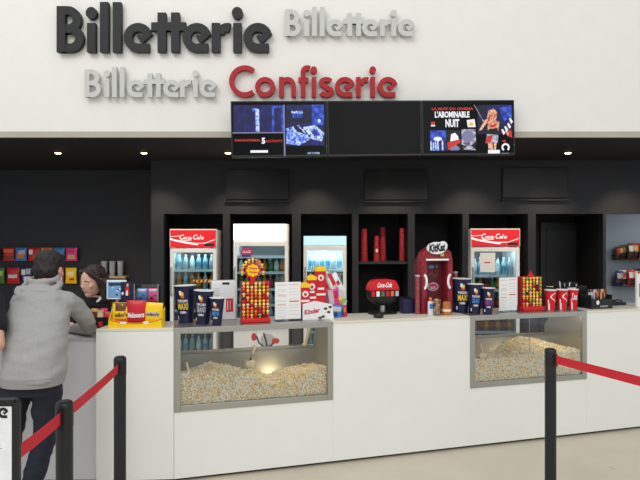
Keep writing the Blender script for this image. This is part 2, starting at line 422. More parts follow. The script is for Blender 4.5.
poly(b, [(53.5,27),(66,24),(78,37),(66,44),(53.5,42)][::-1], 3, BRI); poly(b, [(60,24),(66,25),(72,33),(64,30)][::-1], 4, DEEP)
poly(b, [(70,26),(82,24),(91,32),(88,40),(79,38)][::-1], 4, PALE); poly(b, [(78,30),(84,28),(87,34),(81,35)][::-1], 5, BLUE)
for q in range(14): 
    u, v = random.uniform(54,90), random.uniform(24,41); poly(b, [(u,v),(u+random.uniform(1,4),v-1),(u+2,v+random.uniform(1,3))][::-1], 6, random.choice([PALE,BRI,BLUE,NAVY]))
b.disc_y(86*TVU, -20*TVU, 1.6*TVU, 2*TVU, -.0055, -.005, PALE)
b.text('PARANORMAL', 3.5*TVU, -39.6*TVU, 25*TVU, 2.4*TVU, -.004, RED, .03); b.text('5', 29.5*TVU, -42*TVU, 3.5*TVU, 6*TVU, -.0045, WHT, .05); b.text('ACTIVITY', 33*TVU, -40.6*TVU, 17*TVU, 2.4*TVU, -.004, RED, .03)
R(b, 18.5,48.2,35.5,50.6,3,WHT); b.text('OCTOBRE', 74*TVU, -52.5*TVU, 12*TVU, 2*TVU, -.004, PALE)
b.build('picture', mats, t1)
tv(1, 'middle hanging screen, switched off and plain black')
t3 = tv(2, 'right hanging screen showing a film night advert with a red-haired figure')
b = MB()
b.text('LA NUIT DU CINEMA', 10*TVU, -10*TVU, 42*TVU, 2.6*TVU, -.004, RED, .04)
b.text("L'ABOMINABLE", 13*TVU, -17.5*TVU, 35*TVU, 6.5*TVU, -.004, WHT, .04)
b.text('NUIT', 23.5*TVU, -27*TVU, 14*TVU, 8*TVU, -.004, WHT, .04)
poly(b, [(45,20),(53,19),(54,27),(46,27)][::-1], 3, WHT); b.disc_y(49.5*TVU, -24*TVU, 2.4*TVU, 1.8*TVU, -.0052, -.0046, YEL)
R(b, 9,21.5,13,24,3,RED); R(b, 9,24.5,13,26,3,WHT)
R(b, 8,30,24,50,2,BLUE); b.disc_y(15.5*TVU, -38.5*TVU, 4.2*TVU, 2*TVU, -.0052, -.0046, WHT); R(b, 8,41,24,43,3,DEEP)
for q in range(7): R(b, 8+q*2.3,42-random.random()*3,9.5+q*2.3,50,4,random.choice([DEEP,NAVY,PALE]))
R(b, 24.5,30,38.5,50,2,BLK); poly(b, [(28,41),(29,34),(33,32.5),(36,36),(37,41)][::-1], 4, WHT); poly(b, [(25,42),(38,39),(38.5,42.5),(31,46),(25.5,50)][::-1], 5, RED); poly(b, [(27,47),(33,44),(38,48),(36,50),(28,50)][::-1], 4, LILAC)
R(b, 39.5,29,54,50,2,GRY); poly(b, [(39.5,44),(46,47),(54,42),(54,50),(39.5,50)][::-1], 3, BLK); b.disc_y(46*TVU, -36*TVU, 6*TVU, 6*TVU, -.0052, -.0046, LILAC); poly(b, [(41,47),(50,46),(54,50),(42,49.5)][::-1], 5, GRY)
R(b, 56,5,91.5,34,1,DEEP); R(b, 66,5,91.5,24,2,NAVY); poly(b, [(78,8),(90,5.5),(91,18),(83,21)][::-1], 2.5, BLUE)
# figure: hair, head, torso, arms, skirt, legs
poly(b, [(65,22),(67,11),(72,8.5),(76,12),(75,20),(71,23)][::-1], 3, SKN)
b.disc_y(71.5*TVU, -14*TVU, 2.8*TVU, 3.6*TVU, -.0056, -.005, SKN)
poly(b, [(66,22),(72,19),(78,22),(77,30),(75,34),(68,34),(66,29)][::-1], 6, SKN); poly(b, [(68,23),(71,25),(75,22.5),(74,27),(70,28)][::-1], 7, RED)
poly(b, [(67,29),(76,28),(77,35),(66,34)][::-1], 7, BLK)
poly(b, [(65,22),(70,11),(68,24)][::-1], 5, RED); poly(b, [(66,22),(60,30),(57,31),(63,20),(67,19)][::-1], 5, SKN); poly(b, [(52.5,5),(53.3,5),(63,22),(62,22.5)][::-1], 4, GRY)
poly(b, [(65,34),(77,34),(76,43),(64,43)][::-1], 6, GRY); poly(b, [(66,36),(71,35),(69,42),(63,43)][::-1], 7, RED)
poly(b, [(66,43),(71,42),(71,50),(67,52)][::-1], 6, SKN); poly(b, [(72,43),(75,42),(74,50),(72,51)][::-1], 6, SKN)
R(b, 66,50,78,53.5,8,WHT)
for (u, v) in [(80,30),(83,27),(86,24),(88,19),(84,31)]: poly(b, [(u,v),(u+1.5,v-1),(u+4,v+3),(u+2,v+5)][::-1], 4, WHT)
poly(b, [(84,32),(90,30),(91,38),(86,36)][::-1], 4, RED); poly(b, [(80,41),(84,40),(84,43)][::-1], 4, RED)
b.stroke([(p[0]*TVU, -p[1]*TVU) for p in arc(84,47.5,3.3,-50,235,14,-3.3)], 1.8*TVU, -.0052, -.0046, WHT); b.text('cinema', 79.5*TVU, -54*TVU, 8*TVU, 1.6*TVU, -.004, GRY)
b.build('picture', mats, t3)

# ------------------------------------------------------------------ counter
ctr = thing('sales_counter', 'long white concession counter with two popcorn windows in its front', 'counter', (OX, OY, 0), TH)
V = [(0, 1.130), (2.263, 3.370)]; ZV = .475; SE = 5.2
for s0, s1, z1 in [(0, V[0][1], ZV-.001), (V[0][1], V[1][0], HC-.02), (V[1][0], V[1][1], ZV-.001), (V[1][1], SE, HC-.02)]:
    MB().box(s0+.0004, s1-.0004, 0, .36, .022, z1).build('front_panel', M_counter, ctr)
for s0, s1 in [(V[0][1], V[1][0]), (V[1][1], SE)]:
    MB().box(s0+.001, s1-.001, -.002, .38, HC-.0195, HC).build('worktop', M_top, ctr, bevel=.002)
MB().box(.02, SE-.02, .03, .34, 0, .022).build('plinth', M_black, ctr)
# left end block, turned a little
A = (-1.51, 3.64); Bp = (OX-.0015, OY-.001)
lb = thing('counter_end', 'white end block of the counter carrying the yellow sweets display', 'counter', (A[0], A[1], 0))
pl = [(0,0),(Bp[0]-A[0],Bp[1]-A[1]),(Bp[0]-A[0]-.08,Bp[1]-A[1]+.30),(.02,.31)]
MB().prism_z(pl, .022, HC-.02).build('body', M_counter, lb, bevel=.0015)
MB().prism_z([(x, y-.002) if y < .1 else (x, y+.01) for x, y in pl], HC-.0195, HC).build('worktop', M_top, lb, bevel=.002)
MB().prism_z([(x*.98+.005, y*.8+.04) for x, y in pl], 0, .0215).build('plinth', M_black, lb)
# lower ticket counter on the left
TZ = .975; TYF = 3.72
tk = thing('ticket_counter', 'lower grey ticket counter on the left where the customers lean', 'counter', (-3.5, TYF, 0))
MB().box(0, 1.985, 0, .36, .001, TZ-.025).build('front_panel', M_greyc, tk, bevel=.002)
MB().box(0, 1.985, -.005, .40, TZ-.0245, TZ).build('worktop', mat('pale_grey_worktop', (205, 205, 205), .4), tk, bevel=.002)

# ------------------------------------------------------------------ popcorn windows
M_pop = [mat('popcorn_cream', (255, 252, 236), .7, noise_amt=.08, scale=60), mat('popcorn_butter', (250, 226, 164), .7, noise_amt=.08, scale=60), mat('popcorn_hull_gap_shade', (226, 192, 124), .7)]
ICO = None
def ico():
    bm = bmesh.new(); bmesh.ops.create_icosphere(bm, subdivisions=1, radius=1)
    v = [p.co.copy() for p in bm.verts]; f = [tuple(x.index for x in q.verts) for q in bm.faces]; bm.free(); return v, f
IV, IF = ico()
def interp(t, pts):
    if t <= pts[0][0]: return pts[0][1]
    for (a, p), (c, q) in zip(pts, pts[1:]):
        if t <= c: return p+(q-p)*(t-a)/(c-a)
    return pts[-1][1]
def vitrine(s0, s1, which, prof, back, lamp_s):
    x0, y0 = c_w(s0, 0); Lw = s1-s0
    t = thing('popcorn_window', which[0], 'display case', (x0, y0, 0), TH)
    f = MB(); w = .043
    f.box(0, w, -.006, .02, ZV, HC); f.box(Lw-w, Lw, -.006, .02, ZV, HC); f.box(w, Lw-w, -.006, .02, ZV, ZV+w); f.box(w, Lw-w, -.006, .02, HC-.040, HC)
    f.build('window_frame', M_steel, t, bevel=.002)
    MB().box(0, Lw, .0205, .38, HC-.012, HC).build('steel_top', M_steel, t, bevel=.001)
    prof_sd = [(.021,ZV+.003),(.30,ZV+.003),(.52,.77),(.52,.86),(.36,HC-.013),(.021,HC-.013)]
    MB().prism_x(prof_sd, .001, .012).build('side_panel', M_steel, t); MB().prism_x(prof_sd, Lw-.012, Lw-.001).build('side_panel', M_steel, t)
    MB().add([(.012,.30,ZV+.01),(Lw-.012,.30,ZV+.01),(Lw-.012,.52,.77),(.012,.52,.77),(.012,.31,ZV+.01),(Lw-.012,.31,ZV+.01),(Lw-.012,.532,.77),(.012,.532,.77)],
             [(0,1,2,3),(4,7,6,5),(3,2,6,7),(0,4,5,1),(0,3,7,4),(1,5,6,2)]).box(.012, Lw-.012, .51, .54, .765, .785).build('back_plate', M_steel, t)
    MB().box(.012, Lw-.012, .021, .30, ZV+.003, ZV+.012).build('tray_floor', M_steel, t)
    h = Lw/2
    for a, c in ((w, h-.0015), (h+.0015, Lw-w)): MB().box(a, c, .004, .010, ZV+w, HC-.04).build('window_pane', M_glass, t)
    ls = lamp_s-s0
    lp = MB().lathe([(.03,0),(.03,-.008),(.02,-.012)][::-1], 16, (ls,.16,HC-.0125)).build('lamp', em('case_lamp', (255, 222, 160), 6), t)
    l = bpy.data.lights.new('case_lamp_light', 'POINT'); l.energy = 1.5; l.color = (1, .80, .48); l.shadow_soft_size = .03
    lo = bpy.data.objects.new('case_lamp_light', l); COL.objects.link(lo); lo.location = (ls, .16, HC-.06); lo.parent = t
    # heap
    def ht(s, d):
        f0 = interp(s, prof); bk = interp(s, back); k = min(1, max(0, (d-.04)/.30))
        e = f0+(bk-f0)*(k*k*(3-2*k))
        return e+.012*noise.noise(Vector((s*9, d*9, 3)))
    rnd = random.Random(int(s0*100)+5); p = MB()
    nx, ny = 60, 22; vs = []; fs = []
    def dmax(z): return .30+(.52-.30)*min(1, max(0, (z-ZV)/(.77-ZV)))-.02
    for j in range(ny+1):
        for i in range(nx+1):
            s = .02+(Lw-.04)*i/nx; d = .03+(.47-.03)*j/ny; z = ht(s, d)-.012
            vs.append((s, min(d, dmax(z)), z))
    for j in range(ny):
        for i in range(nx): a = j*(nx+1)+i; fs.append((a, a+1, a+nx+2, a+nx+1))
    b0 = len(vs)
    for i in range(nx+1): vs.append((vs[i][0], .03, ZV+.014))
    for i in range(nx): fs.append((b0+i, b0+i+1, i+1, i))
    p.add(vs, fs, 2)  # heap base in a darker tone, painting shade into the kernel gaps
    def kern(x, y, z, r, wp=.6):
        mm = 0 if rnd.random() < wp else 1
        if rnd.random() < .035: mm = 2
        for q in range(3):
            ox, oy, oz = [rnd.uniform(-.55, .55)*r for _ in range(3)]; rr = r*rnd.uniform(.55, .8)
            e = Euler((rnd.random()*6, rnd.random()*6, 0)).to_matrix()
            p.add([tuple(Vector((x+ox, y+oy, z+oz))+e @ (v*rr*Vector((1,.85,.75))[0] if 0 else Vector((v.x*rr, v.y*rr*.85, v.z*rr*.75)))) for v in IV], IF, mm)
    st = .0138; n1 = int((Lw-.04)/st)
    for i in range(n1):
        s = .025+i*st
        for j in range(33):
            d = .028+j*st; jx, jd = s+rnd.uniform(-.006,.006), d+rnd.uniform(-.005,.006); z = ht(jx, jd)
            if jd < dmax(z): kern(jx, max(.026, jd), z+rnd.uniform(-.006,.006), rnd.uniform(.0080,.0104))
        z = ZV+.02+rnd.uniform(0,.01)
        while z < ht(s, .03):
            kern(s+rnd.uniform(-.006,.006), .024+rnd.uniform(0,.004), z+rnd.uniform(-.005,.005), rnd.uniform(.0076,.0100), .84); z += st*.86
    o = p.build('popcorn', M_pop, None, smooth=60, loc=(x0, y0, 0), rot=(0,0,TH))
    tag(o, which[1], 'popcorn', kind='stuff')
    return t, ht
def prof_px(pts, d, off):  # list of (px, z) -> (s local, z)
    return [(c_s(p, d)-off, z) for p, z in pts]
_, ht1 = vitrine(*V[0], ('left steel-framed popcorn window, the one under the lollipop stand with the round sign', 'heap of popcorn dipping in the middle, in the left window'),
        prof_px([(180,.725),(200,.735),(212,.73),(242,.695),(262,.645),(284,.580),(304,.645),(322,.708)], .01, 0),
        prof_px([(180,.65),(212,.705),(245,.64),(268,.605),(290,.640),(325,.655)], .34, 0), c_s(286, .1))
_, ht2 = vitrine(*V[1], ('right steel-framed popcorn window, the one behind the barrier post', 'heap of popcorn rising to a mound, in the right window'),
        prof_px([(474,.690),(500,.692),(518,.688),(540,.715),(560,.705),(582,.712)], .01, V[1][0]),
        prof_px([(474,.62),(500,.665),(512,.72),(528,.765),(545,.73),(565,.66),(590,.66)], .34, V[1][0]), c_s(552, .1))
def scoop(label, px, d, z, lean, L=.10, hr=.011, y=0):
    x, yy, _ = c_px(px, d); t = thing('popcorn_scoop', label, 'scoop', (x, yy, z), TH+y)
    b = MB(); b.loft([(0,0,-.05,.03,.012),(0,0,-.02,.042,.02),(0,0,.0,.03,.014)], 14, p=2.4).build('scoop_bowl', mat('cream_plastic', (228, 214, 180), .4), t)
    MB().tube([(0,0,-.005),(lean*L*.5,0,L*.55),(lean*L,0,L)], [.010,hr,hr*.9], 10).ell((lean*L,0,L),(hr,hr,hr),0,10,6).build('handle', _m['cream_plastic'], t)
scoop('pale scoop stuck upright in the popcorn, middle of the left window', 250, .16, .765, .35)
scoop('pale scoop half sunk at the far left of the left window', 188.5, .05, .735, -.2, .06, .009)
scoop('pale scoop half sunk at the far left of the right window', 482.5, .06, .735, -.25, .07, .010)
x, yy, _ = c_px(305, .50)
t = thing('long_spoon', 'long pale spoon leaning on the rear edge of the left popcorn window', 'spoon', (x, yy-.02, .787), TH)
MB().tube([(0,0,0),(.02,-.03,.10),(.035,-.06,.2)], [.012,.013,.014], 10).build('handle', _m['cream_plastic'], t)
MB().ell((0,0,.012),(.026,.012,.012)).build('spoon_bowl', _m['cream_plastic'], t)

# ------------------------------------------------------------------ fridges and bottles
def script_logo(b, x, z, w, y, m):       # cursive style Coca-Cola lettering of total width w
    k = w/8.6; sh = .28; X0 = x
    for ch, dx, kk in [('C',0,.95),('o',1.25,.8),('c',2.05,.8),('a',2.8,.8),('-',3.75,.8),('C',4.3,.95),('o',5.5,.8),('l',6.4,.8),('a',6.9,.8)]:
        letter(b, ch, X0+dx*k, z, k*kk, .26, y, y+.0008, m, 1, sh)
    b.stroke([(X0+.5*k,z-.15*k),(X0+2*k,z-.35*k),(X0+4*k,z-.15*k)], .16*k, y, y+.0008, m)
def mk_bottle(name, r, h, body, cap, label):
    # prototype data
    root = thing(name, '', 'bottle')
    MB().lathe([(r*.8,0),(r,.01),(r,h*.55),(r*.9,h*.66),(r*.42,h*.85),(r*.38,h*.93)], 12).lathe([(r*1.02,h*.22),(r*1.02,h*.50)], 12, m=1).build('bottle_body', [body, label], root)
    MB().lathe([(r*.44,h*.92),(r*.44,h)], 10).build('cap', cap, root)
    return root
BT = [((150,200,205),(230,240,240),(90,150,190)), ((60,20,18),(200,30,30),(200,30,38)), ((200,215,215),(60,120,190),(225,235,240)), ((190,120,30),(230,120,20),(240,150,40)),
      ((60,120,60),(240,240,240),(60,140,70)), ((170,190,195),(230,230,230),(150,175,190)), ((200,60,90),(240,240,240),(210,60,90))]
proto = []
for i, (c1, c2, c3) in enumerate(BT):
    proto.append(mk_bottle('drink_bottle', .032, .22, mat(f'bottle_tint_{i}', c1, .15), mat(f'cap_tint_{i}', c2, .4), mat(f'bottle_wrap_{i}', c3, .4)))
used = [False]*len(proto)
ORD = ['bottom','second lowest','middle','second highest','top']
def fridge(px0, px1, top_y, head_y, Yf, label, short, head, light_e, shelves, kinds, contents=True, dark=False, white_low=False):
    x0, x1 = (px0-320)/FPX*Yf, (px1-320)/FPX*Yf; w = x1-x0; H = CAMZ-(top_y-240)/FPX*Yf; zh = CAMZ-(head_y-240)/FPX*Yf
    t = thing('drinks_fridge', label, 'fridge', ((x0+x1)/2, Yf, 0)); hw = w/2; dp = .56
    zb = .60 if head == 'blank' else .21
    shell = MB(); shell.box(-hw, -hw+.035, .0, dp, .04, H); shell.box(hw-.035, hw, .0, dp, .04, H); shell.box(-hw+.035, hw-.035, dp-.03, dp, .04, H)
    shell.box(-hw+.035, hw-.035, 0, dp-.03, H-.03, H); shell.box(-hw+.035, hw-.035, .0, dp-.03, .04, zb-.01); shell.box(-hw+.035, hw-.035, .03, dp-.03, zh-.03, zh)
    shell.build('cabinet', M_whitep, t, bevel=.003)
    sg = MB()
    if head == 'soda':
        sg.box(-hw+.006, hw-.006, -.035, -.001, zh+.006, H-.002, 0)
        hh = H-zh; w2 = w-.03
        # white wave band
        band = [(-hw+.01, zh+.075*hh/.22+.0), ]
        pts_t = [(-hw+.008+w2*i/12*.62, zh+hh*(.50-.32*(i/12)**.7)) for i in range(13)]
        sg.stroke(pts_t, .022, -.0362, -.0355, 1); sg.stroke([(-hw+.02+w2*.5, zh+.05),(-hw+w2*.8, zh+.055),(hw-.02, zh+.10)], .008, -.0362, -.0355, 1)
        sg.stroke([(-hw+.01,zh+hh*.62),(-hw+w2*.25,zh+hh*.66)], .006, -.0362, -.0355, 1)
        script_logo(sg, -hw+w*.20, zh+hh*.46, w*.58, -.037, 1)
        sg.box(hw-.15, hw-.03, -.038, -.036, zh+.02, zh+.05, 2)
        sg.build('header_sign', [mat('lit_soda_red', (222, 26, 40), .3, emit=.25, noise_amt=0), mat('lit_white_print', (250,250,250), .3, emit=.35, noise_amt=0), M_blackprint], t, bevel=0)
        MB().box(-hw, hw, -.03, -.0005, H-.0015, H+.012).box(-hw,-hw+.0055,-.036,-.0005,zh,H).box(hw-.0055,hw,-.036,-.0005,zh,H).build('header_trim', M_whitep, t)
    elif head == 'blank':
        MB().box(-hw+.004, hw-.03, -.03, -.001, zh+.008, H).build('header_sign', em('lit_blank_sign', (255, 254, 250), 2.2), t, bevel=.003)
        MB().box(hw-.0295, hw, -.03, -.001, zh, H).build('header_trim', M_whitep, t)
    else:
        MB().box(-hw+.004, hw-.004, -.03, -.001, zh+.004, H).build('header_sign', em('lit_pale_sign', (205, 238, 240), 1.1), t, bevel=.004)
    zt = zh-.012; fw = .045; zb = .60 if head == 'blank' else .21
    fr = MB().box(-hw+.003, -hw+fw, -.03, -.002, zb, zt).box(hw-fw, hw-.003, -.03, -.002, zb, zt).box(-hw+fw, hw-fw, -.03, -.002, zb, zb+.05).box(-hw+fw, hw-fw, -.03, -.002, zt-.05, zt)
    fr.build('door_frame', M_whitep, t, bevel=.002)
    MB().box(-hw+fw, hw-fw, -.020, -.014, zb+.05, zt-.05).build('door_glass', glass('fridge_glass', (.78,.88,.90), .03), t)
    MB().tube([(-hw+.025,-.03,.95),(-hw+.02,-.065,.98),(-hw+.02,-.065,1.28),(-hw+.025,-.03,1.31)], .009, 8).build('door_handle', M_steel, t)
    g = MB()
    for q in range(5): g.box(-hw+.05, hw-.05, -.012, -.001, .06+q*.025, .07+q*.025)
    g.build('grille', M_black, t)
    for sx in (-1, 1): MB().lathe([(.02,0),(.02,.04)], 10, (sx*(hw-.06), .06, 0)).build('foot', M_black, t)
    MB().box(-hw+.036, hw-.036, dp-.034, dp-.0305, zb, zh-.035).build('rear_liner', mat('liner_grey', (92,98,100), .6) if head != 'pale' else M_whitep, t)
    for z in shelves:
        MB().box(-hw+.036, hw-.036, .05, dp-.036, z-.012, z).box(-hw+.036, hw-.036, .042, .05, z-.03, z+.004, 1).build('shelf', [M_steel, M_whitep], t)
    l = bpy.data.lights.new('fridge_light', 'AREA'); l.shape = 'RECTANGLE'; l.size = w-.15; l.size_y = .04; l.energy = light_e; l.color = (.85, .97, 1)
    lo = bpy.data.objects.new('fridge_light', l); COL.objects.link(lo); lo.parent = t; lo.location = (0, .035, zh-.05); lo.rotation_euler = (math.radians(35), 0, 0)
    for si, z in enumerate(shelves):
        if z > zt-.2: continue
        n = int((w-.10)/.072); kd = kinds[si % len(kinds)]
        gapz = (shelves[si+1] if si+1 < len(shelves) else zt-.04)-z
        for q in range(n):
            k = kd[q % len(kd)]
            if k is None: continue
            if used[k]: r = copy_tree(proto[k])
            else: r = proto[k]; used[k] = True
            r.location = (x0+.085+q*(w-.17)/(n-1), Yf+.10, z+.0005)
            sc = min(1, (gapz-.04)/.22); r.scale = (1, 1, sc)
            r['label'] = f'drink bottle on the {["lowest","second","third","fourth","fifth","sixth"][si]} shelf up in {short}'
            r['category'] = 'bottle'; r['group'] = 'bottles in '+short
    return t
Yf = 6.76
sh5 = [.23, .50, .77, 1.03, 1.28]
fridge(170.5, 217, 230, 247.5, Yf, 'white soda fridge with red lit header, leftmost of the fridges', 'the leftmost fridge', 'soda', 1.3, sh5, [[2,0,5],[1,0],[3,4,1],[3,5,3],[0,5,2,0]])
fridge(233.5, 288.5, 224, 241, Yf, 'largest white fridge with a glowing blank header, behind the round-signed lollipop stand', 'the blank-headed fridge', 'blank', 1.6, [.63,.84,1.04,1.25,1.45], [[5,0],[2,5],[4,3,6],[2,3,4],[6,2,1,6],[1,6,3]])
fridge(303.5, 346.5, 236, 245.5, Yf, 'smallest white fridge with a pale blue glowing header, third from the left', 'the pale-headed fridge', 'pale', 4, sh5, [[5,0],[2,5],[0,5],[5,2],[0,5,0]])
fridge(470, 519, 229.5, 246.5, Yf, 'white soda fridge with red lit header, the one on the right', 'the rightmost fridge', 'soda', 1.6, [.23,.50,.77,1.03,1.21], [[1,4],[3,1],[1,1,3],[4,3,1],[2,0,5,0]])
for i, u in enumerate(used):
    if not u:
        for c in list(proto[i].children): bpy.data.objects.remove(c)
        bpy.data.objects.remove(proto[i])
# stickers / notice on fridge doors
a = at(480, 272, Yf-.04); MB_ = MB().box(0, .19, -.001, .001, 0, .24).box(.05,.13,-.0015,-.0011,.11,.125,1)
tag(MB_.build('paper_notice', [M_paper, M_redprint], None, loc=(a[0], a[1], a[2])), 'white notice with a red line taped to the right fridge door', 'notice')
a = at(246.5, 252, Yf-.04)
b = MB(); b.disc_y(0, 0, .075, .05, -.002, 0, 0); b.box(-.06,.06,-.003,-.0021,-.06,-.03,1); b.text('GLACE', -.05, -.012, .1, .03, -.003, 2)
tag(b.build('round_sticker', [mat('sticker_pink', (200, 40, 110), .4), mat('sticker_violet', (90,60,130), .4), M_whiteprint], None, loc=a), 'pink round sticker in the top corner of the blank-headed fridge door', 'sticker')
a = at(266, 352, Yf); b = MB().box(-.21,.21,-.003,-.0005,0,.27,0)
b.disc_y(-.15,.19,.035,.05,-.0036,-.0031,1); b.disc_y(.12,.14,.05,.035,-.0036,-.0031,1); b.disc_y(.02,.15,.09,.08,-.0035,-.0031,3)
b.stroke([(-.12,.2),(-.09,.12),(-.02,.06),(.06,.08),(.1,.12)], .02, -.004, -.0037, 2); b.stroke([(-.03,.24),(.0,.14),(.01,.07)], .022, -.0043, -.0041, 2); b.stroke([(-.15,.07),(-.11,.04),(-.08,.0)], .016, -.004, -.0037, 2)
tag(b.build('poster', [M_paper, M_redprint, M_blackprint, mat('poster_grey',(185,188,190),.5)], None, loc=a), 'white poster with red blobs low on the blank-headed fridge, seen through the popcorn window', 'poster')
a = at(203, 281, Yf-.04); b = MB().box(-.12,.12,-.002,0,-.018,.018,0)
for q in range(5): b.add([(-.115+q*.05,-.0026,-.017),(-.095+q*.05,-.0026,-.017),(-.075+q*.05,-.0026,.017),(-.095+q*.05,-.0026,.017)],[(0,1,2,3)],1)
tag(b.build('hazard_strip', [mat('hazard_orange',(240,170,60),.5), M_blackprint], None, loc=a), 'orange and black striped tape strip on the leftmost fridge door', 'tape')

# ------------------------------------------------------------------ cup stacks on niche shelf
xa, xb = X(358.5), X(408)
a = at(380, 261.6, 6.95)
nsh = MB().box(xa+.004, xb-.004, 6.90, 7.60, a[2]-.03, a[2]).build('niche_shelf', mat('charcoal_shelf', (44,46,50), .5), None, bevel=.002)
tag(nsh, 'charcoal shelf across the niche holding the red cup stacks', 'shelf')
for i, (c, top, wpx, lab) in enumerate([(364,229,7.6,'left tall stack of red paper cups on the niche shelf'),(376.5,236,6.5,'shorter stack of red cups with a pale badge on the niche shelf'),(382.5,227.5,7.6,'tall stack of red cups right behind the shorter one with the badge'),(402,228,6.5,'thin tall stack of red cups at the right end of the niche shelf')]):
    Yc = 7.05 if i != 2 else 7.17; x = (c-320)/FPX*Yc; h = (CAMZ-(top-240)/FPX*Yc)-a[2]; r = wpx/2/FPX*Yc
    t = thing('cup_stack', lab, 'cups', (x, Yc, a[2]), 0, 'red cup stacks'); n = int(h/.02); pr = []
    for q in range(n):
        z = h*q/n; pr += [(r*.93*(1-.25*(q/n)), z), (r*(1-.25*(q/n)), z+h/n*.8)]
    MB().lathe([(r*.9,0)]+pr+[(r*.6,h)], 16).build('cups', mat('cup_stack_red', (176, 52, 62), .4, noise_amt=.5, scale=70), t)
    if i == 1: MB().disc_y(0, h*.42, .018, .024, -r-.003, -r+.001).build('badge', M_whitep, t)

# ------------------------------------------------------------------ items on the counter
# popcorn buckets
M_lb = mat('logo_gold', (240, 205, 60), .4); M_lr = mat('logo_coral', (225, 90, 60), .4); M_lblue = mat('logo_blue', (70, 140, 220), .4); M_lv = mat('logo_violet', (150,60,150), .4); M_bg = mat('logo_grey', (190,190,200), .4)
def cone_patch(b, r0, r1, h, a0, a1, z0, z1, m, off=.0008, n=8):
    vs = []; fs = []
    for z in (z0, z1):
        r = r0+(r1-r0)*z/h+off
        for i in range(n+1):
            a = -PI/2+a0+(a1-a0)*i/n; vs.append((r*math.cos(a), r*math.sin(a), z))
    for i in range(n): fs.append((i, i+1, n+2+i, n+1+i))
    b.add(vs, fs, m)
def cone_text(b, body, r0, r1, h, a0, a1, z0, z1, m, bold=.03, off=.0009):
    vs, fs = text_geo(body, bold); out = []
    for u, v in vs:
        z = z0+(z1-z0)*v; r = r0+(r1-r0)*z/h+off; a = -PI/2+a0+(a1-a0)*u; out.append((r*math.cos(a), r*math.sin(a), z))
    b.add(out, fs, m)
def bucket(px, top, bot, wpx, d, lab, acc, word, tilt=0):
    p = c_px(px, d); Y = p[1]; k = Y/FPX; h = (CAMZ-(top-240)*k)-HC; h = max(.1, h); r1 = wpx/2*k; r0 = r1*.68
    t = thing('popcorn_bucket', lab, 'cup', p, TH-.35, 'navy popcorn cups'); t.rotation_euler[1] = tilt
    MB().lathe([(r0,0),(r1,h),(r1+.004,h+.002),(r1+.004,h+.008),(r1-.003,h+.008),(r1-.006,h-.002),(r0,.02)], 28).build('cup', M_navy, t)
    MB().lathe([(r1-.004,h+.0085),(r1+.005,h+.0075),(r1+.005,h+.0105),(r1*.8,h+.012)][::1], 28).build('rim', M_whitep, t)
    b = MB()
    cone_patch(b, r0, r1, h, -.22, .16, h*.76, h*.86, 0); cone_patch(b, r0, r1, h, -.12, .2, h*.70, h*.77, 1); cone_patch(b, r0, r1, h, -.3, -.05, h*.80, h*.90, 2)
    cone_text(b, 'POPCORN', r0, r1, h, -.55, .55, h*.58, h*.66, 2)
    cone_text(b, word, r0, r1, h, -.6, .6, h*.38, h*.56, 3); cone_text(b, 'CINEMA', r0, r1, h, -.4, .4, h*.27, h*.34, 2)
    b.build('printed_logo', [M_lb, M_lr, M_whiteprint, acc], t)
    b = MB(); cone_patch(b, r0, r1, h, -.9, -.7, h*.1, h*.2, 0); b.build('printed_mark', M_whiteprint, t)
bucket(186, 286.5, 324, 21, .25, 'largest navy popcorn cup with a gold logo, leftmost on the counter', M_lb, 'MAXI', -.03)
bucket(202.5, 291.5, 322, 19, .15, 'middle-sized navy popcorn cup with white print, second in the left row of three', M_bg, 'GRAND', .05)
bucket(216.5, 299, 322, 14, .06, 'smallest navy popcorn cup of the left row, in front of the white machine', M_lblue, 'MINI', .03)
bucket(461, 279.5, 313, 19, .20, 'largest navy popcorn cup with a gold logo, beside the red chocolate display', M_lb, 'MAXI', .02)
bucket(474.5, 285, 313, 15.5, .11, 'middle-sized navy popcorn cup with a blue logo, in the right row of three', M_lblue, 'GRAND', .02)
bucket(487.5, 289, 313, 13, .05, 'smallest navy popcorn cup with violet print, in the right row of three', M_lv, 'MINI', .02)

# white machine
t = on_counter('hot_drinks_machine', 'white upright machine with a red panel behind the small navy cup', 'machine', 224, .29)
k = t.location.y/FPX; w = 24*k; h = .29
MB().box(-w/2, w/2, 0, .14, 0, h).build('casing', M_whitep, t, bevel=.006)
MB().box(-.012, .04, -.002, -.0002, h-.025, h-.008).build('display', M_black, t)
MB().box(.015, .068, -.003, -.0002, .06, .16).box(.025,.03,-.0036,-.003,.075,.145,1).box(.045,.048,-.0036,-.003,.075,.145,1).build('red_panel', [M_redprint, M_whiteprint], t)
b = MB()
for q in range(6): b.box(-.075, -.03, -.001, -.0002, .17+q*.013, .173+q*.013)
b.build('printed_text', M_bg, t)
MB().box(w/2-.003, w/2+.01, .01, .12, .01, .11).build('side_tray', M_steel, t)

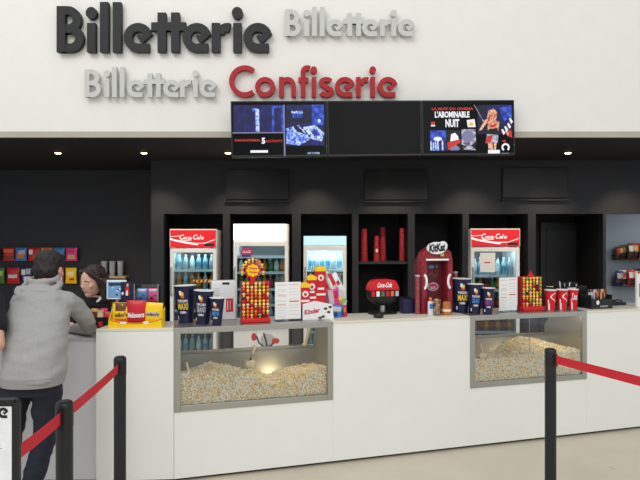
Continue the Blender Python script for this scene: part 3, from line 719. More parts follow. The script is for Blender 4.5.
# menu cards
def menu_card(px0, px1, top, d, lab):
    c = (px0+px1)/2; t = on_counter('menu_card', lab, 'menu', c, d, 'price cards in clear holders'); k = t.location.y/FPX
    w = (px1-px0)*k/.985; h = (CAMZ-(top-240)*k)-HC
    MB().box(-w/2, w/2, -.001, .001, .012, h).build('card', M_paper, t)
    MB().box(-w/2-.003, w/2+.003, .0012, .0035, .004, h+.003).build('holder', M_acryl, t)
    MB().box(-w/2, w/2, -.03, .05, 0, .004).build('holder_base', M_acryl, t)
    b = MB()
    def line(u0, u1, v, m, th=.0025): b.box(-w/2+u0*w, -w/2+u1*w, -.0015, -.0011, v*h, v*h+th, m)
    line(.08,.45,.92,1); line(.55,.9,.93,1)
    for v, m in [(.80,0),(.76,2),(.66,1),(.62,0),(.52,0),(.50,2),(.42,1),(.40,0),(.33,0),(.27,0),(.2,0),(.12,0)]:
        line(.1,.42,v,m,.003 if m == 1 else .0014)
    for v, m in [(.82,0),(.74,0),(.66,0),(.57,0),(.50,1),(.485,1),(.40,0),(.33,0),(.25,0),(.15,0)]: line(.55,.92,v,m,.004 if m == 1 else .0014)
    b.build('printed_text', [mat('grey_print',(150,150,150),.5), M_redprint, mat('orange_print',(230,140,50),.5)], t)
menu_card(275, 301, 282, .13, 'white price card in a clear holder right of the round-signed lollipop stand')
menu_card(498, 518, 277.5, .13, 'white price card in a clear holder in front of the right fridge')

# lollipop stands
LW = [mat('wrap_orange', (240,130,50), .3), mat('wrap_yellow', (250,205,80), .3), mat('wrap_red', (205,40,40), .3), mat('wrap_green', (140,185,60), .3), mat('wrap_cream', (250,215,150), .3), mat('wrap_dark', (90,30,50), .3)]
lol = []
for m in LW:
    b = MB(); b.ell((0,0,0), (.0112,.0112,.0112), 0, 10, 6); b.lathe([(.004,-.012),(.009,-.020)], 8); b.tube([(0,0,0),(0,.028,-.004)], .0025, 5, 1)
    o = b.build('lollipop', [m, M_whitep]); lol.append([o, False])
def lolly_stand(px0, px1, top_rows, bot_rows, cols, rows, d, lab, lablol, grp, weights, crown):
    c = (px0+px1)/2; t = on_counter('lollipop_stand', lab, 'display', c, d); k = t.location.y/FPX; w = (px1-px0)*k
    zt = CAMZ-(top_rows-240)*k-HC; zb = max(.035, CAMZ-(bot_rows-240)*k-HC)
    MB().box(-w/2-.004, w/2+.004, -.045, .07, 0, zb-.004).build('base', M_red, t, bevel=.008)
    MB().box(-w/2, w/2, 0, .05, zb-.004, zt).build('rack', mat('stand_red', (165,30,30), .4), t, bevel=.003)
    if crown:
        q = MB(); r = .052; cz = zt+r+.03; n = 44; q.T = Matrix.Translation((-.02, 0, 0))
        q.prism_y([((r*(1.12+.10*math.cos(i*11*2*PI/n)))*math.cos(2*PI*i/n), cz+(r*(1.12+.10*math.cos(i*11*2*PI/n)))*math.sin(2*PI*i/n)) for i in range(n)], .0, .008, 0)
        q.prism_y([((r*(.86+.07*math.cos(i*8*2*PI/n)))*math.cos(2*PI*i/n), cz+(r*(.86+.07*math.cos(i*8*2*PI/n)))*math.sin(2*PI*i/n)) for i in range(n)], -.004, -.0001, 1)
        q.text('Chupa', -.034, cz+.002, .066, .022, -.0046, 2, .04, .1); q.text('Chups', -.030, cz-.026, .062, .022, -.0046, 2, .04, .1)
        q.box(-.018, .018, .002, .01, zt-.002, cz-r, 0)
        q.build('round_sign', [M_red, M_yellow, M_redprint], t)
    else:
        MB().prism_y([(-.035,zt),(.035,zt),(.012,zt+.025),(0,zt+.055),(-.012,zt+.025)], .0, .01).build('peak', M_red, t)
    tm = Matrix.Translation(t.location) @ Matrix.Rotation(TH, 4, 'Z')
    if crown:
        pos = []
        for i in range(11):
            a = math.radians(-10+200*i/10); pos.append((-.02+.078*math.cos(a), -.004, cz+.078*math.sin(a)))
    else: pos = []
    for r_ in range(rows):
        for c_ in range(cols):
            pos.append((-w/2+w*(c_+.5)/cols, -.016, zb+.012+(zt-zb-.02)*(r_+.2)/(rows-.6)))
    for n, p in enumerate(pos):
        i = random.choices(range(6), weights)[0]; o, u = lol[i]
        if u: o = o.copy(); COL.objects.link(o)
        else: lol[i][1] = True
        o.location = tm @ Vector(p); o.rotation_euler = (0, 0, TH)
        tag(o, lablol, 'lollipop', grp)
lolly_stand(241.5, 269.5, 281.5, 317, 7, 10, .12, 'red lollipop stand topped by a scalloped red and yellow round sign', 'wrapped lollipop in the stand with the round yellow sign', 'lollipops in the left stand', [6,4,3,.5,5,.3], True)
lolly_stand(519.5, 542.5, 276.5, 305.5, 6, 8, .14, 'red lollipop stand with a small pointed peak, in front of the dark niche', 'wrapped lollipop in the peaked stand right of the price card', 'lollipops in the right stand', [3,6,2,3,4,1], False)
for o, u in lol:
    if not u: bpy.data.objects.remove(o)

# bags (pillow packs)
def bag_mesh(b, w, h, t, m=0, label=None, words=None, seed=0, ripple=.003):
    nx, nz = 10, 12; rn = random.Random(seed); front = []; back = []
    for j in range(nz+1):
        for i in range(nx+1):
            u = i/nx; v = j/nz; bul = (max(0, math.sin(PI*u))**.5)*(max(0, math.sin(PI*v))**.55)
            x = (u-.5)*w*(1-.05*math.sin(PI*v)); z = v*h; n_ = ripple*noise.noise(Vector((u*4+seed, v*4, seed)))
            front.append((x, -t/2*bul+n_, z)); back.append((x, t/2*bul+n_, z))
    N = nx+1; fs = []
    for j in range(nz):
        for i in range(nx): a = j*N+i; fs.append((a, a+1, a+N+1, a+N))
    b.add(front, fs, m); b.add(back, [f[::-1] for f in fs], m)
    def surf(u, v, off=.0012):
        bul = (max(0, math.sin(PI*u))**.5)*(max(0, math.sin(PI*v))**.55); n_ = ripple*noise.noise(Vector((u*4+seed, v*4, seed)))
        return ((u-.5)*w*(1-.05*math.sin(PI*v)), -t/2*bul+n_-off, v*h)
    def patch(u0, v0, u1, v1, mm, off=.0012, n=4):
        vs = [surf(u0+(u1-u0)*i/n, v0+(v1-v0)*j/n, off) for j in range(n+1) for i in range(n+1)]
        b.add(vs, [(j*(n+1)+i, j*(n+1)+i+1, (j+1)*(n+1)+i+1, (j+1)*(n+1)+i) for j in range(n) for i in range(n)], mm)
    for L in (label or []): patch(*L)
    for (body, u0, v0, u1, v1, mm) in (words or []):
        vs, f2 = text_geo(body, .04); b.add([surf(u0+(u1-u0)*x, v0+(v1-v0)*y+ .12*(x-.5)*(v1-v0), .0022) for x, y in vs], f2, mm)
    return b
PAL = {n: mat('pack_'+n, c, .35, noise_amt=.12, scale=40) for n, c in dict(red=(200,30,45), green=(80,120,60), orange=(225,110,50), brown=(110,60,40), blue=(60,130,195), darkblue=(35,50,120),
       white=(235,235,235), pink=(225,60,140), yellow=(248,205,40), tan=(215,170,110), black=(30,28,32), magenta=(190,30,80), cream=(240,225,190), silver=(190,190,195), lime=(160,195,70)).items()}
def snack(name, label, cat, loc, w, h, t, base_c, patches, words=(), rot=(0,0,0), group=None, seed=None):
    cols = [base_c]; 
    for p in patches:
        if p[4] not in cols: cols.append(p[4])
    for q in words:
        if q[5] not in cols: cols.append(q[5])
    b = MB(); bag_mesh(b, w, h, t, 0, [(*p[:4], cols.index(p[4])) for p in patches], [(*q[:5], cols.index(q[5])) for q in words], seed if seed is not None else random.randint(1, 99))
    o = b.build(name, [PAL[c] for c in cols], None, loc=loc, rot=rot); tag(o, label, cat, group)
    return o
# packets on left wall
PK = [(-5.5,'brown',[(.1,.1,.9,.5,'green')],'leftmost, green and tan packet'),(8.5,'red',[(.1,.65,.9,.9,'orange'),(.05,.15,.95,.4,'brown')],'orange and brown packet second from the left'),
      (21,'blue',[(.2,.2,.8,.7,'orange'),(.35,.5,.9,.8,'silver')],'blue packet with a rusty figure'),(34,'red',[(.05,.5,.45,.85,'white'),(.5,.1,.9,.4,'orange')],'red packet with a white corner'),
      (46.5,'orange',[(.1,.6,.9,.9,'yellow')],'orange and yellow packet behind the customer\'s head'),(59,'blue',[(.1,.3,.8,.6,'white'),(.5,.1,.9,.35,'silver')],'blue and white packet right of the customer\'s head'),
      (71.5,'pink',[(.2,.15,.85,.45,'tan'),(.2,.6,.8,.8,'magenta')],'pink packet at the right end')]
for px, c, pt, lab in PK:
    p = at(px, 261, YL-.06); snack('snack_packet', lab+', upper row', 'packet', p, .165, .19, .05, c, pt, group='packets hanging on the left wall')
PK = [(-1,'green',[(.1,.1,.7,.4,'brown'),(.4,.5,.9,.8,'lime')],'green packet at the left edge'),(13.3,'red',[],'bright red packet'),(26.5,'darkblue',[(.05,.55,.45,.9,'white'),(.5,.6,.9,.95,'silver'),(.3,.1,.9,.45,'white')],'dark and white packet left of the customer\'s neck'),
      (40,'red',[],'red packet hidden mostly by the customer\'s head'),(58.5,'red',[(.6,.2,.9,.8,'white')],'red and white packet right of the customer\'s ear'),(71,'yellow',[(.2,.5,.8,.75,'cream'),(.4,.2,.85,.35,'red')],'yellow packet beside the seller\'s face')]
for px, c, pt, lab in PK:
    p = at(px, 283.5, YL-.06); wd = [('Malti',.15,.35,.85,.6,'white')] if lab.startswith('bright') else []
    snack('snack_packet', lab+', lower row', 'packet', p, .185 if lab.startswith('bright') else .16, .225, .05, c, pt, wd, group='packets hanging on the left wall')
for y, w_ in ((248.3,'upper'),(267.8,'lower')):
    p = at(30, y, YL-.05); tag(MB().box(-.62, .65, -.008, .049, 0, .012).build('peg_rail', M_black, None, loc=p), f'{w_} black rail the snack packets hang from', 'rail')

# shelf with stacked glasses
p = at(116, 275.5, YL)
sh = thing('wall_shelf', 'short pale wooden shelf lit from below, under the stacked glasses', 'shelf', (p[0], YL, p[2]))
MB().box(-.19, .19, -.16, -.001, -.03, 0).build('board', mat('pale_wood', (190, 165, 130), .5), sh, bevel=.002)
for s in (-.13, .13): MB().box(s-.01, s+.01, -.12, -.001, -.09, -.0305).build('bracket', M_black, sh)
for i, (dx, w_) in enumerate(((-.135,'left'),(-.02,'middle'),(.095,'right'))):
    t = thing('glass_stack', w_+' stack of clear tumblers on the short wall shelf', 'glasses', (p[0]+dx, YL-.085, p[2]), 0, 'stacked tumblers')
    for q in range(3):
        z = q*.055; MB().lathe([(.034,z+.001),(.045,z+.10),(.042,z+.10),(.032,z+.004)], 16).build('tumbler', mat('frosted_tumbler', (200,205,212), .2, alpha=.45), t)

# tablet, flyer, clear bin on the end block
zt = HC
def on_block(px, Y): return ((px-320)/FPX*Y, Y, HC)
t = thing('counter_display', 'small white-framed screen with a blue picture behind the yellow sweets tray', 'screen', on_block(116.5, 3.84)); k = 3.84/FPX
w = 19.5*k; z1 = CAMZ-(280-240)*k-HC; z0 = CAMZ-(295-240)*k-HC
MB().box(-w/2, w/2, -.004, .012, z0-.03, z1).build('frame', M_whitep, t, bevel=.003)
b = MB().quad(-w/2+.009, w/2-.004, z0-.02, z1-.012, -.0046, 0).box(-w/2+.015,w/2-.01,-.0052,-.0047,z1-.04,z1-.02,1)
for q in range(9):
    u = random.uniform(-.045,.045); v = random.uniform(z0, z1-.045); b.disc_y(u, v, .008, .007, -.0054, -.0048, q % 3, 10)
b.build('screen', [em('tab_blue',(120,170,215),.7), em('tab_dark',(40,60,90),.55), em('tab_pale',(215,235,250),.8)], t)
MB().tube([(0,.02,.0),(0,.015,z0)], .012, 8).lathe([(.05,0),(.05,.008)], 20, (0,.02,0)).build('stand', M_steel, t)
t = thing('flyer_holder', 'dark blue film flyer with a red figure in a clear stand', 'flyer', on_block(127, 3.80)); k = 3.8/FPX
w = 12.5*k; z1 = CAMZ-(282-240)*k-HC
MB().box(-w/2, w/2, -.002, .002, .06, z1).build('flyer', M_navy, t)
b = MB(); zc = z1-.05
b.disc_y(.004, zc+.028, .009, .012, -.0032, -.0025, 1); b.add([(-.008,-.003,zc+.015),(-.014,-.003,zc-.035),(.018,-.003,zc-.04),(.014,-.003,zc+.016)],[(0,1,2,3)],0)
b.add([(-.004,-.0035,zc-.01),(-.008,-.0035,zc-.045),(.008,-.0035,zc-.045),(.006,-.0035,zc-.01)],[(0,1,2,3)],2); b.disc_y(-.03, zc-.03, .008, .01, -.0032, -.0025, 2); b.build('printed_picture', [M_redprint, mat('print_skin',(225,160,130),.5), M_whiteprint], t)
MB().box(-w/2-.003, w/2+.003, -.02, .03, 0, .06).build('holder_base', M_acryl, t)
t = thing('sweets_bin', 'clear acrylic bin of blue and pink sweet bags behind the yellow sweets tray', 'bin', on_block(148, 3.84)); k = 3.84/FPX
w = 24*k; z1 = CAMZ-(285-240)*k-HC; zf = CAMZ-(300.5-240)*k-HC
b = MB().box(-w/2, w/2, -.04, -.037, zf-.01, z1-.03).box(-w/2, w/2, .037, .04, 0, z1).box(-w/2, -w/2+.003, -.037, .037, 0, z1).box(w/2-.003, w/2, -.037, .037, 0, z1).box(-w/2+.003, w/2-.003, -.037, .037, zf-.014, zf-.01)
b.build('clear_box', M_acryl, t)
MB().box(-w/2, w/2, -.04, -.0372, 0, zf-.012).build('riser_front', M_whitep, t)
MB().box(-w/2-.001,-w/2+.004,-.041,-.0405,zf-.02,z1+.01).box(w/2-.004,w/2+.001,-.041,-.0405,zf-.02,z1+.01).build('edge_trim', M_steel, t)
for i, (dx, c, lab) in enumerate(((-.040,'blue','blue sweets bag in the clear bin, left of the pink one'),(.038,'pink','pink sweets bag in the clear bin, right of the blue one'))):
    snack('sweets_bag', lab, 'bag', (t.location.x+dx, 3.84, HC+zf-.008), .075, .095, .04, c, [(.1,.8,.9,.95,'silver'),(.3,.2,.5,.4,'black'),(.6,.4,.8,.55,'black')], group='bags in the clear bin')
# yellow sweets tray
t = thing('sweets_tray', 'bright yellow curved cardboard tray of sweet packs on the counter end', 'display', on_block(137, 3.72), math.radians(3)); k = 3.72/FPX
w = 52*k
pts = [(-w/2,0),(w/2,0),(w/2,.065)]+[(w/2-w*i/10, .035+.03*abs(1-2*i/10)**2) for i in range(1,10)]+[(-w/2,.065)]
MB().prism_y(pts, -.045, -.040).prism_x([(-.04,0),(.05,0),(.05,.13),(-.04,.06)], -w/2, -w/2+.004).prism_x([(-.04,0),(.05,0),(.05,.13),(-.04,.06)], w/2-.004, w/2).box(-w/2+.004,w/2-.004,.046,.05,0,.12).box(-w/2+.004,w/2-.004,-.04,.046,0,.004).build('tray', M_yellow, t)
b = MB(); b.stroke([(-w/2+w*i/10, .030+.03*abs(1-2*i/10)**2) for i in range(11)], .004, -.0462, -.0453, 0); b.box(-.10,-.06,-.0466,-.0454,.03,.045,1); b.box(.055,.09,-.0466,-.0454,.03,.045,1)
b.build('tray_print', [M_redprint, M_whiteprint], t)
tx, ty = t.location.x, t.location.y
snack('sweets_pack', 'caramel brown and yellow sweets pack at the left of the yellow tray', 'pack', (tx-.108, ty-.005, HC+.005), .125, .165, .045, 'yellow', [(.0,.66,1,.99,'brown'),(.2,.2,.9,.35,'orange')], [("m&m's",.2,.42,.9,.6,'brown')], group='packs in the yellow tray')
snack('sweets_pack', 'red chocolate balls pack standing in the middle of the yellow tray', 'pack', (tx, ty-.012, HC+.02), .135, .165, .05, 'red', [], [('Maltesers',.08,.30,.95,.52,'white')], group='packs in the yellow tray')
snack('sweets_pack', 'yellow peanut sweets pack at the right of the yellow tray', 'pack', (tx+.11, ty-.005, HC+.005), .13, .165, .045, 'yellow', [(.15,.45,.85,.62,'silver')], [("m&m's",.15,.46,.85,.60,'brown')], rot=(0,.05,0), group='packs in the yellow tray')
# black sweets box on ticket counter
bx = (98-320)/FPX*3.93
t = thing('sweets_box', 'black open cardboard box of pink sweets beside the grey-hooded customer', 'box', (bx, 3.93, TZ), math.radians(6)); w = .215
MB().box(-w/2, w/2, -.06, -.056, 0, .12).box(-w/2, -w/2+.004, -.056, .06, 0, .16).box(w/2-.004, w/2, -.056, .06, 0, .16).box(-w/2+.004, w/2-.004, .056, .06, 0, .20).box(-w/2+.004, w/2-.004, -.056, .056, 0, .004).build('carton', M_black, t)
b = MB().box(.02,.05,-.062,-.0605,.055,.09,0).box(-.02,.09,-.062,-.0605,.035,.038,1); b.build('carton_print', [M_redprint, M_bg], t)
MB().text('SWEETS', -.08, .012, .1, .014, -.0615, 0).build('carton_lettering', M_bg, t)
MB().tube([(w/2,-.055,.12),(w/2-.005,0,.2)], .004, 6).build('wire', M_steel, t)
for i in range(7):
    snack('sweets_bag', ['pink and cream bag at the left end','pink bag next to the left end','tan and pink bag left of centre','pink bag in the centre','tan bag right of centre','bright pink bag near the right end','orange-topped bag at the right end'][i]+' of the black sweets box', 'bag', (bx-.085+i*.028, 3.92+.012*(i % 2), TZ+.03), .055, .125+.012*(i % 3), .024, ['cream','pink','tan','pink','tan','pink','orange'][i], [(.1,.5,.9,.85,['pink','cream','brown','magenta','cream','magenta','pink'][i])], rot=(0,.1*math.sin(i),math.radians(random.uniform(-20,20))), group='bags in the black sweets box')

# chocolate display (red with medallions) + hanging bags
t = on_counter('chocolate_display', 'stepped red and white chocolate egg display beside the small fridge', 'display', 317.5, .15); k = t.location.y/FPX
t.scale = (1.22, 1, 1.08)
MB().prism_y([(-.10,0),(.10,0),(.09,.10),(-.02,.13),(-.10,.11)], -.03, .04).build('lower_carton', M_whitep, t, bevel=.002)
b = MB(); b.text('Kinder', -.09, .035, .10, .035, -.031, 0, .04, .2, .15)
b.build('carton_print', M_redprint, t); b = MB()
for q in range(5): b.disc_y([.045,.065,.03,.075,.01][q], [.075,.05,.02,.085,.012][q], .012, .009, -.0315, -.0305, 1, 12)
b.build('printed_beans', [M_redprint, mat('choc_brown',(90,50,25),.4)], t)
for i, (dx, hgt, lab) in enumerate(((-.083,.225,'left'),(-.038,.275,''),(.022,.335,''))):
    b = MB(); ww = .056 if i < 2 else .066; y0 = .004+.014*i
    b.box(dx-ww/2, dx+ww/2, y0-.03, y0+.012, .10, hgt, 0); b.prism_y([(dx-ww/2,hgt),(dx+ww/2,hgt),(dx+ww/2+.004,hgt+.02),(dx-.0,hgt+.04),(dx-ww/2-.004,hgt+.02)], y0-.034, y0+.012, 1)
    b.disc_y(dx, hgt-.045, .020, .022, y0-.033, y0-.0305, 2, 20); b.disc_y(dx, hgt-.047, .009, .012, y0-.0345, y0-.0331, 3, 14)
    b.box(dx-ww/2+.002, dx+ww/2-.002, y0-.0315, y0-.0303, .125+.02*i, .140+.02*i, 2); b.box(dx-ww/2+.012, dx+ww/2-.012, y0-.0315, y0-.0303, .165+.02*i, .18+.02*i, 2)
    b.build('red_column', [M_red, M_yellow, M_whitep, M_redprint], t, bevel=.001)
MB().box(-.105, -.099, -.02, .05, 0, .2).build('side_strut', M_black, t)
rk = on_counter('bag_rack', 'wire rack of colourful sweet bags in front of the small fridge', 'rack', 338, .22)
MB().tube([(.0,.05,0),(.0,.05,.33)], .006).tube([(-.05,.05,.33),(.05,.05,.33)], .005).tube([(-.05,.05,.18),(.05,.05,.18)], .005).lathe([(.06,0),(.06,.008)], 20, (0,.04,0)).build('wire_frame', M_steel, rk)
rx, ry = rk.location.x, rk.location.y
for i, (dx, dy, dz, w_, h_, rt, c, pt, lab) in enumerate([
    (-.06,.0,.19,.075,.155,-.38,'white',[(.2,.2,.55,.9,'red'),(.6,.3,.8,.7,'silver')],'white and red sweet bag, top left'),
    (-.015,-.01,.18,.07,.165,-.45,'silver',[(.2,.1,.5,.8,'white'),(.5,.4,.9,.95,'red')],'silver sweet bag with red, top middle'),
    (.03,.0,.19,.065,.155,-.50,'white',[(.0,.2,.25,.95,'darkblue'),(.4,.4,.8,.6,'red')],'white and blue sweet bag, top right'),
    (-.03,-.02,.09,.09,.13,-.15,'pink',[(.1,.1,.5,.9,'silver'),(.5,.4,.9,.8,'magenta')],'translucent pink sweet bag, middle'),
    (.04,-.01,.10,.07,.10,-.4,'silver',[(.1,.1,.9,.35,'lime'),(.2,.4,.6,.6,'yellow')],'grey sweet bag with yellow and green end, middle right'),
    (-.02,-.03,.001,.085,.09,.1,'blue',[(.1,.5,.9,.85,'silver'),(.2,.1,.6,.4,'darkblue')],'blue sweet bag, bottom left'),
    (.045,-.02,.001,.055,.085,-.1,'magenta',[(.1,.2,.5,.8,'darkblue'),(.5,.4,.9,.8,'orange')],'pink and blue sweet bag, bottom right')]):
    snack('sweets_bag', lab+' of the wire rack', 'bag', (rx+dx*CT, ry+dy+dx*ST, HC+dz), w_*1.12, h_*1.08, .032, c, pt, rot=(0,rt,TH), group='bags on the wire rack')

# drink dispenser
t = on_counter('soda_dispenser', 'round-topped black soda dispenser with a red sign and six flavour badges', 'dispenser', 382.5, .30); k = t.location.y/FPX
def Z(y): return CAMZ-(y-240)*k-HC
w = 33*k
MB().prism_y([(-w*.48,Z(290)),(w*.48,Z(290)),(w*.47,Z(287)),(w*.40,Z(282.5)),(w*.34,Z(280.2)),(w*.2,Z(279.3)),(-w*.2,Z(279.3)),(-w*.34,Z(280.2)),(-w*.40,Z(282.5)),(-w*.47,Z(287))], -.05, .05).build('sign_top', M_cokered, t, bevel=.004)
b = MB(); b.text('Coca-Cola', -w*.26, Z(287), w*.48, .040, -.0515, 0, .04, .25); b.build('sign_lettering', M_whiteprint, t)
MB().loft([(0,0,Z(305),w*.16,.03),(0,0,Z(302),w*.33,.05),(0,0,Z(299.5),w*.44,.06),(0,0,Z(295),w*.5,.06),(0,0,Z(290)-.001,w*.48,.06)], 24, p=3).build('drum', M_black, t)
for i, c in enumerate(('red','white','green','magenta','orange','silver')):
    MB().box(-w*.44+i*w*.152, -w*.44+i*w*.152+w*.10, -.068, -.060, Z(295.5), Z(290.5)).build('flavour_badge', PAL[c], t)
MB().tube([(0,0,.012),(0,0,Z(304))], .022, 12).build('pedestal', M_steel, t)
MB().loft([(0,-.0,0,.12,.07),(0,-.0,.012,.12,.07),(0,0,.018,.10,.055)], 24, p=3).build('drip_tray', M_black, t)
t = on_counter('oval_coaster', 'small glossy black oval tray in front of the soda dispenser', 'tray', 378.5, .10)
MB().loft([(0,0,0,.035,.04),(0,0,.018,.042,.045),(0,0,.030,.036,.04),(0,0,.032,.02,.025)], 20).build('tray_body', M_black, t); MB().lathe([(.012,.032),(.01,.038)], 12).build('knob', M_black, t)
t = on_counter('lid_carton', 'dark blue open carton right of the soda dispenser', 'carton', 407, .28)
b = MB(); b.box(-.05,.05,-.04,-.037,0,.12).box(-.05,.05,.037,.04,0,.13).box(-.05,-.047,-.037,.037,0,.12).box(.047,.05,-.037,.037,0,.12).box(-.047,.047,-.037,.037,0,.003)
b.build('carton_body', M_navy, t); MB().box(-.044,.044,-.034,.034,.09,.11).build('lids', mat('lid_navy',(50,52,80),.4), t)

# chocolate bar display with arch
t = on_counter('chocolate_display', 'dark red arched chocolate bar display with a white oval sign on top', 'display', 434, .25); k = t.location.y/FPX
w = 36*k/1.0; hw = w/2-.012
M_kr = mat('bar_red', (140, 30, 44), .4, noise_amt=.45, scale=35)
top = Z(256)
ar = [(-hw,0),(hw,0),(hw*1.02,top*.8)]+[(hw*math.cos(a_)*1.0, top*.78+ (Z(247)-top*.78)*math.sin(a_)) for a_ in [PI*i/12 for i in range(1,12)]]+[(-hw*1.02,top*.8)]
inner = [(-hw*.68,.03),(hw*.68,.03),(hw*.68,Z(261)),(-hw*.68,Z(261))]
MB().prism_y(ar, .03, .09).build('back_panel', mat('bar_dark_red',(92,18,30),.5), t)
b = MB(); b.prism_y([(-hw,0),(-hw*.68,0),(-hw*.68,Z(261)),(-hw*1.02,Z(261))], -.06, .03); b.prism_y([(hw*.68,0),(hw,0),(hw*1.02,Z(261)),(hw*.68,Z(261))], -.06, .03)
b.prism_y([(-hw*1.02,Z(261)+.0005),(hw*1.02,Z(261)+.0005),(hw*.92,Z(252)),(hw*.5,Z(247)),(-hw*.5,Z(247)),(-hw*.92,Z(252))], -.06, .03); b.prism_y([(-hw*.68,0),(hw*.68,0),(hw*.68,.03),(-hw*.68,.03)], -.06, .03)
b.build('arch_front', M_kr, t, bevel=.003)
MB().box(-hw*.75, hw*.75, -.0625, -.0605, Z(260.3), Z(258.5), 0).build('white_trim', M_whiteprint, t)
for s in (-1, 1): MB().stroke([(s*(hw*.88)+s*-.024*math.cos(a_), Z(281)+.055*math.sin(a_)) for a_ in [PI*(i/10-.5) for i in range(11)]], .02, -.0625, -.0605, 0).build('white_trim', M_whiteprint, t)
b = MB(); b.disc_y(-.012, Z(248), .088, .050, -.075, -.061, 0); b.disc_y(.045, Z(246), .040, .040, -.074, -.062, 0); b.build('oval_sign', M_whitep, t, bevel=.002)
b = MB(); b.text('KitKat', -.082, Z(252.3), .145, .066, -.0765, 0, .05, .1, .08); b.box(.02,.05,-.0768,-.076,Z(256),Z(253.5),1); b.build('sign_lettering', [M_blackprint, PAL['lime']], t)
b = MB(); b.disc_y(-.012, Z(267), .026, .014, .026, .0295, 0); b.text('4', .035, Z(268), .01, .02, .028, 1); b.disc_y(.005, Z(287), .05, .035, .026, .0293, 1, 20); b.disc_y(.005, Z(287), .042, .028, .0245, .0262, 2, 20); b.text('BAR', -.02, Z(289.5), .05, .025, .024, 1)
b.stroke([(-.04,Z(276)),(-.01,Z(273)),(.02,Z(277)),(.05,Z(274))], .012, .026, .0293, 3); b.build('panel_print', [PAL['blue'], PAL['silver'], PAL['magenta'], PAL['brown']], t)
for i, (px, lab) in enumerate(((417.5,'tall speckled sweets tube left of the arched display'),(455.3,'tall speckled sweets tube right of the arched display'))):
    t2 = on_counter('sweets_tube', lab, 'tube', px, .20 if i == 0 else .31, 'sweets tubes'); hh = .305 if i == 0 else .32
    MB().lathe([(.018,0),(.018,hh)], 14).build('tube_body', mat('speckled_tube', (150,70,75), .4, noise_amt=.9, scale=90), t2)
    MB().lathe([(.02,hh),(.02,hh+.012)], 14).build('cap', PAL['silver'], t2)
# treats before the arch
for i, (px, d, kind, lab) in enumerate([(437,.10,0,'tall clear cup of tan biscuits in front of the arched display'),(446.5,.09,1,'golden brown biscuit tin with a cream band, by the largest right cup'),(430.5,.13,2,'white and blue small treat figure box in front of the arched display')]):
    t2 = on_counter('treat_cup' if kind == 0 else ('biscuit_tin' if kind == 1 else 'treat_box'), lab, 'treat', px, d)
    if kind == 0:
        MB().lathe([(.028,0),(.036,.13),(.034,.13),(.026,.004)], 16).build('clear_cup', M_acryl, t2)
        for q in range(6): MB().ell((.008*math.cos(q*2), .008*math.sin(q*2), .02+q*.02), (.02,.018,.012), 0, 10, 6).build('biscuit', mat('biscuit_tan',(205,150,95),.7), t2)
    elif kind == 1:
        MB().lathe([(.034,0),(.036,.05),(.034,.1),(.02,.108)], 18).build('tin', mat('tin_brown',(180,110,60),.4,noise_amt=.3), t2); MB().lathe([(.0365,.03),(.0372,.05)], 18).build('band', PAL['cream'], t2)
    else:
        MB().box(-.02,.02,-.012,.012,0,.11).build('box_body', PAL['white'], t2, bevel=.003); MB().box(-.015,.015,-.0135,-.0122,.05,.09).build('blue_panel', PAL['blue'], t2); MB().ell((0,-.0,.125),(.014,.012,.017)).build('knob', PAL['orange'], t2)

# soda cups
for i, (px, lab) in enumerate(((550.3,'left red soda cup of the three beside the lollipops'),(562,'middle red soda cup of the three beside the lollipops'),(573,'right red soda cup of the three, nearest the black sweets carton'))):
    t = on_counter('soda_cup', lab, 'cup', px, .12, 'red soda cups'); k = t.location.y/FPX; r1 = (5.6 if i < 2 else 5.0)*k; r0 = r1*.72; h = .17
    t.rotation_euler[2] = TH+ -.4
    MB().lathe([(r0,0),(r1,h),(r1-.004,h),(r0-.002,.01)], 24).build('cup', M_cokered, t); MB().lathe([(r1-.003,h),(r1+.003,h),(r1+.003,h+.006),(r1-.003,h+.008)], 24).build('rim', M_whitep, t)
    b = MB()
    if i < 2:
        for q in range(9):
            a0 = -.0+.5*math.cos(q/8*PI*1.5+.5); cone_patch(b, r0, r1, h, a0-.13+.35, a0+.13+.35, h*(.45+.05*q), h*(.5+.05*q), 0)
    else: cone_text(b, 'Coca', r0, r1, h, -.5, .6, h*.5, h*.85, 0); 
    cone_patch(b, r0, r1, h, -.75, -.5, h*.02, h*.55, 0, n=4); cone_patch(b, r0, r1, h, -.5, -.35, h*.02, h*.35, 0, n=4)
    b.build('printed_wave', M_whiteprint, t)
# organiser with straws
t = on_counter('straw_organiser', 'black and clear organiser with white straws behind the red soda cups', 'organiser', 571, .30); k = t.location.y/FPX
t.scale = (1, 1, 1.25)
b = MB(); b.box(-.12,.12,-.06,-.055,0,.15).box(-.12,.12,.055,.06,0,.17).box(-.12,-.115,-.055,.055,0,.15).box(.115,.12,-.055,.055,0,.15).box(-.115,.115,-.055,.055,0,.005).box(-.02,-.015,-.055,.055,.005,.15).build('box', M_black, t)
MB().box(-.09,.0,-.064,-.0605,.08,.14).build('white_patch', M_whitep, t)
for q, (x_, tl, c) in enumerate([(-.09,-.04,'white'),(-.05,.03,'white'),(-.03,-.05,'silver'),(.03,.02,'white'),(.06,.05,'magenta'),(.085,-.03,'black'),(.0,.05,'white')]):
    tag(MB().tube([(0,0,.0),(tl,-.01,.22-.01*q)], .005, 8).build('straw', PAL[c], None, loc=tuple(Vector(t.location)+Vector((x_*CT, x_*ST+.0, .008))), rot=(0,0,TH)),
        ['white straw at the far left of the organiser','white straw second from the left in the organiser','silver straw left of the divider in the organiser','white straw right of the divider in the organiser','dark pink straw in the right half of the organiser','black straw at the right end of the organiser','white straw leaning right beside the organiser divider'][q], 'straw', 'straws in the organiser')
snack('napkin_pack', 'pink and black packet lying on top in the organiser', 'packet', tuple(Vector(t.location)+Vector((.075,.03,.10))), .09, .09, .02, 'black', [(.1,.6,.9,.9,'magenta')], rot=(-.5,0,TH))
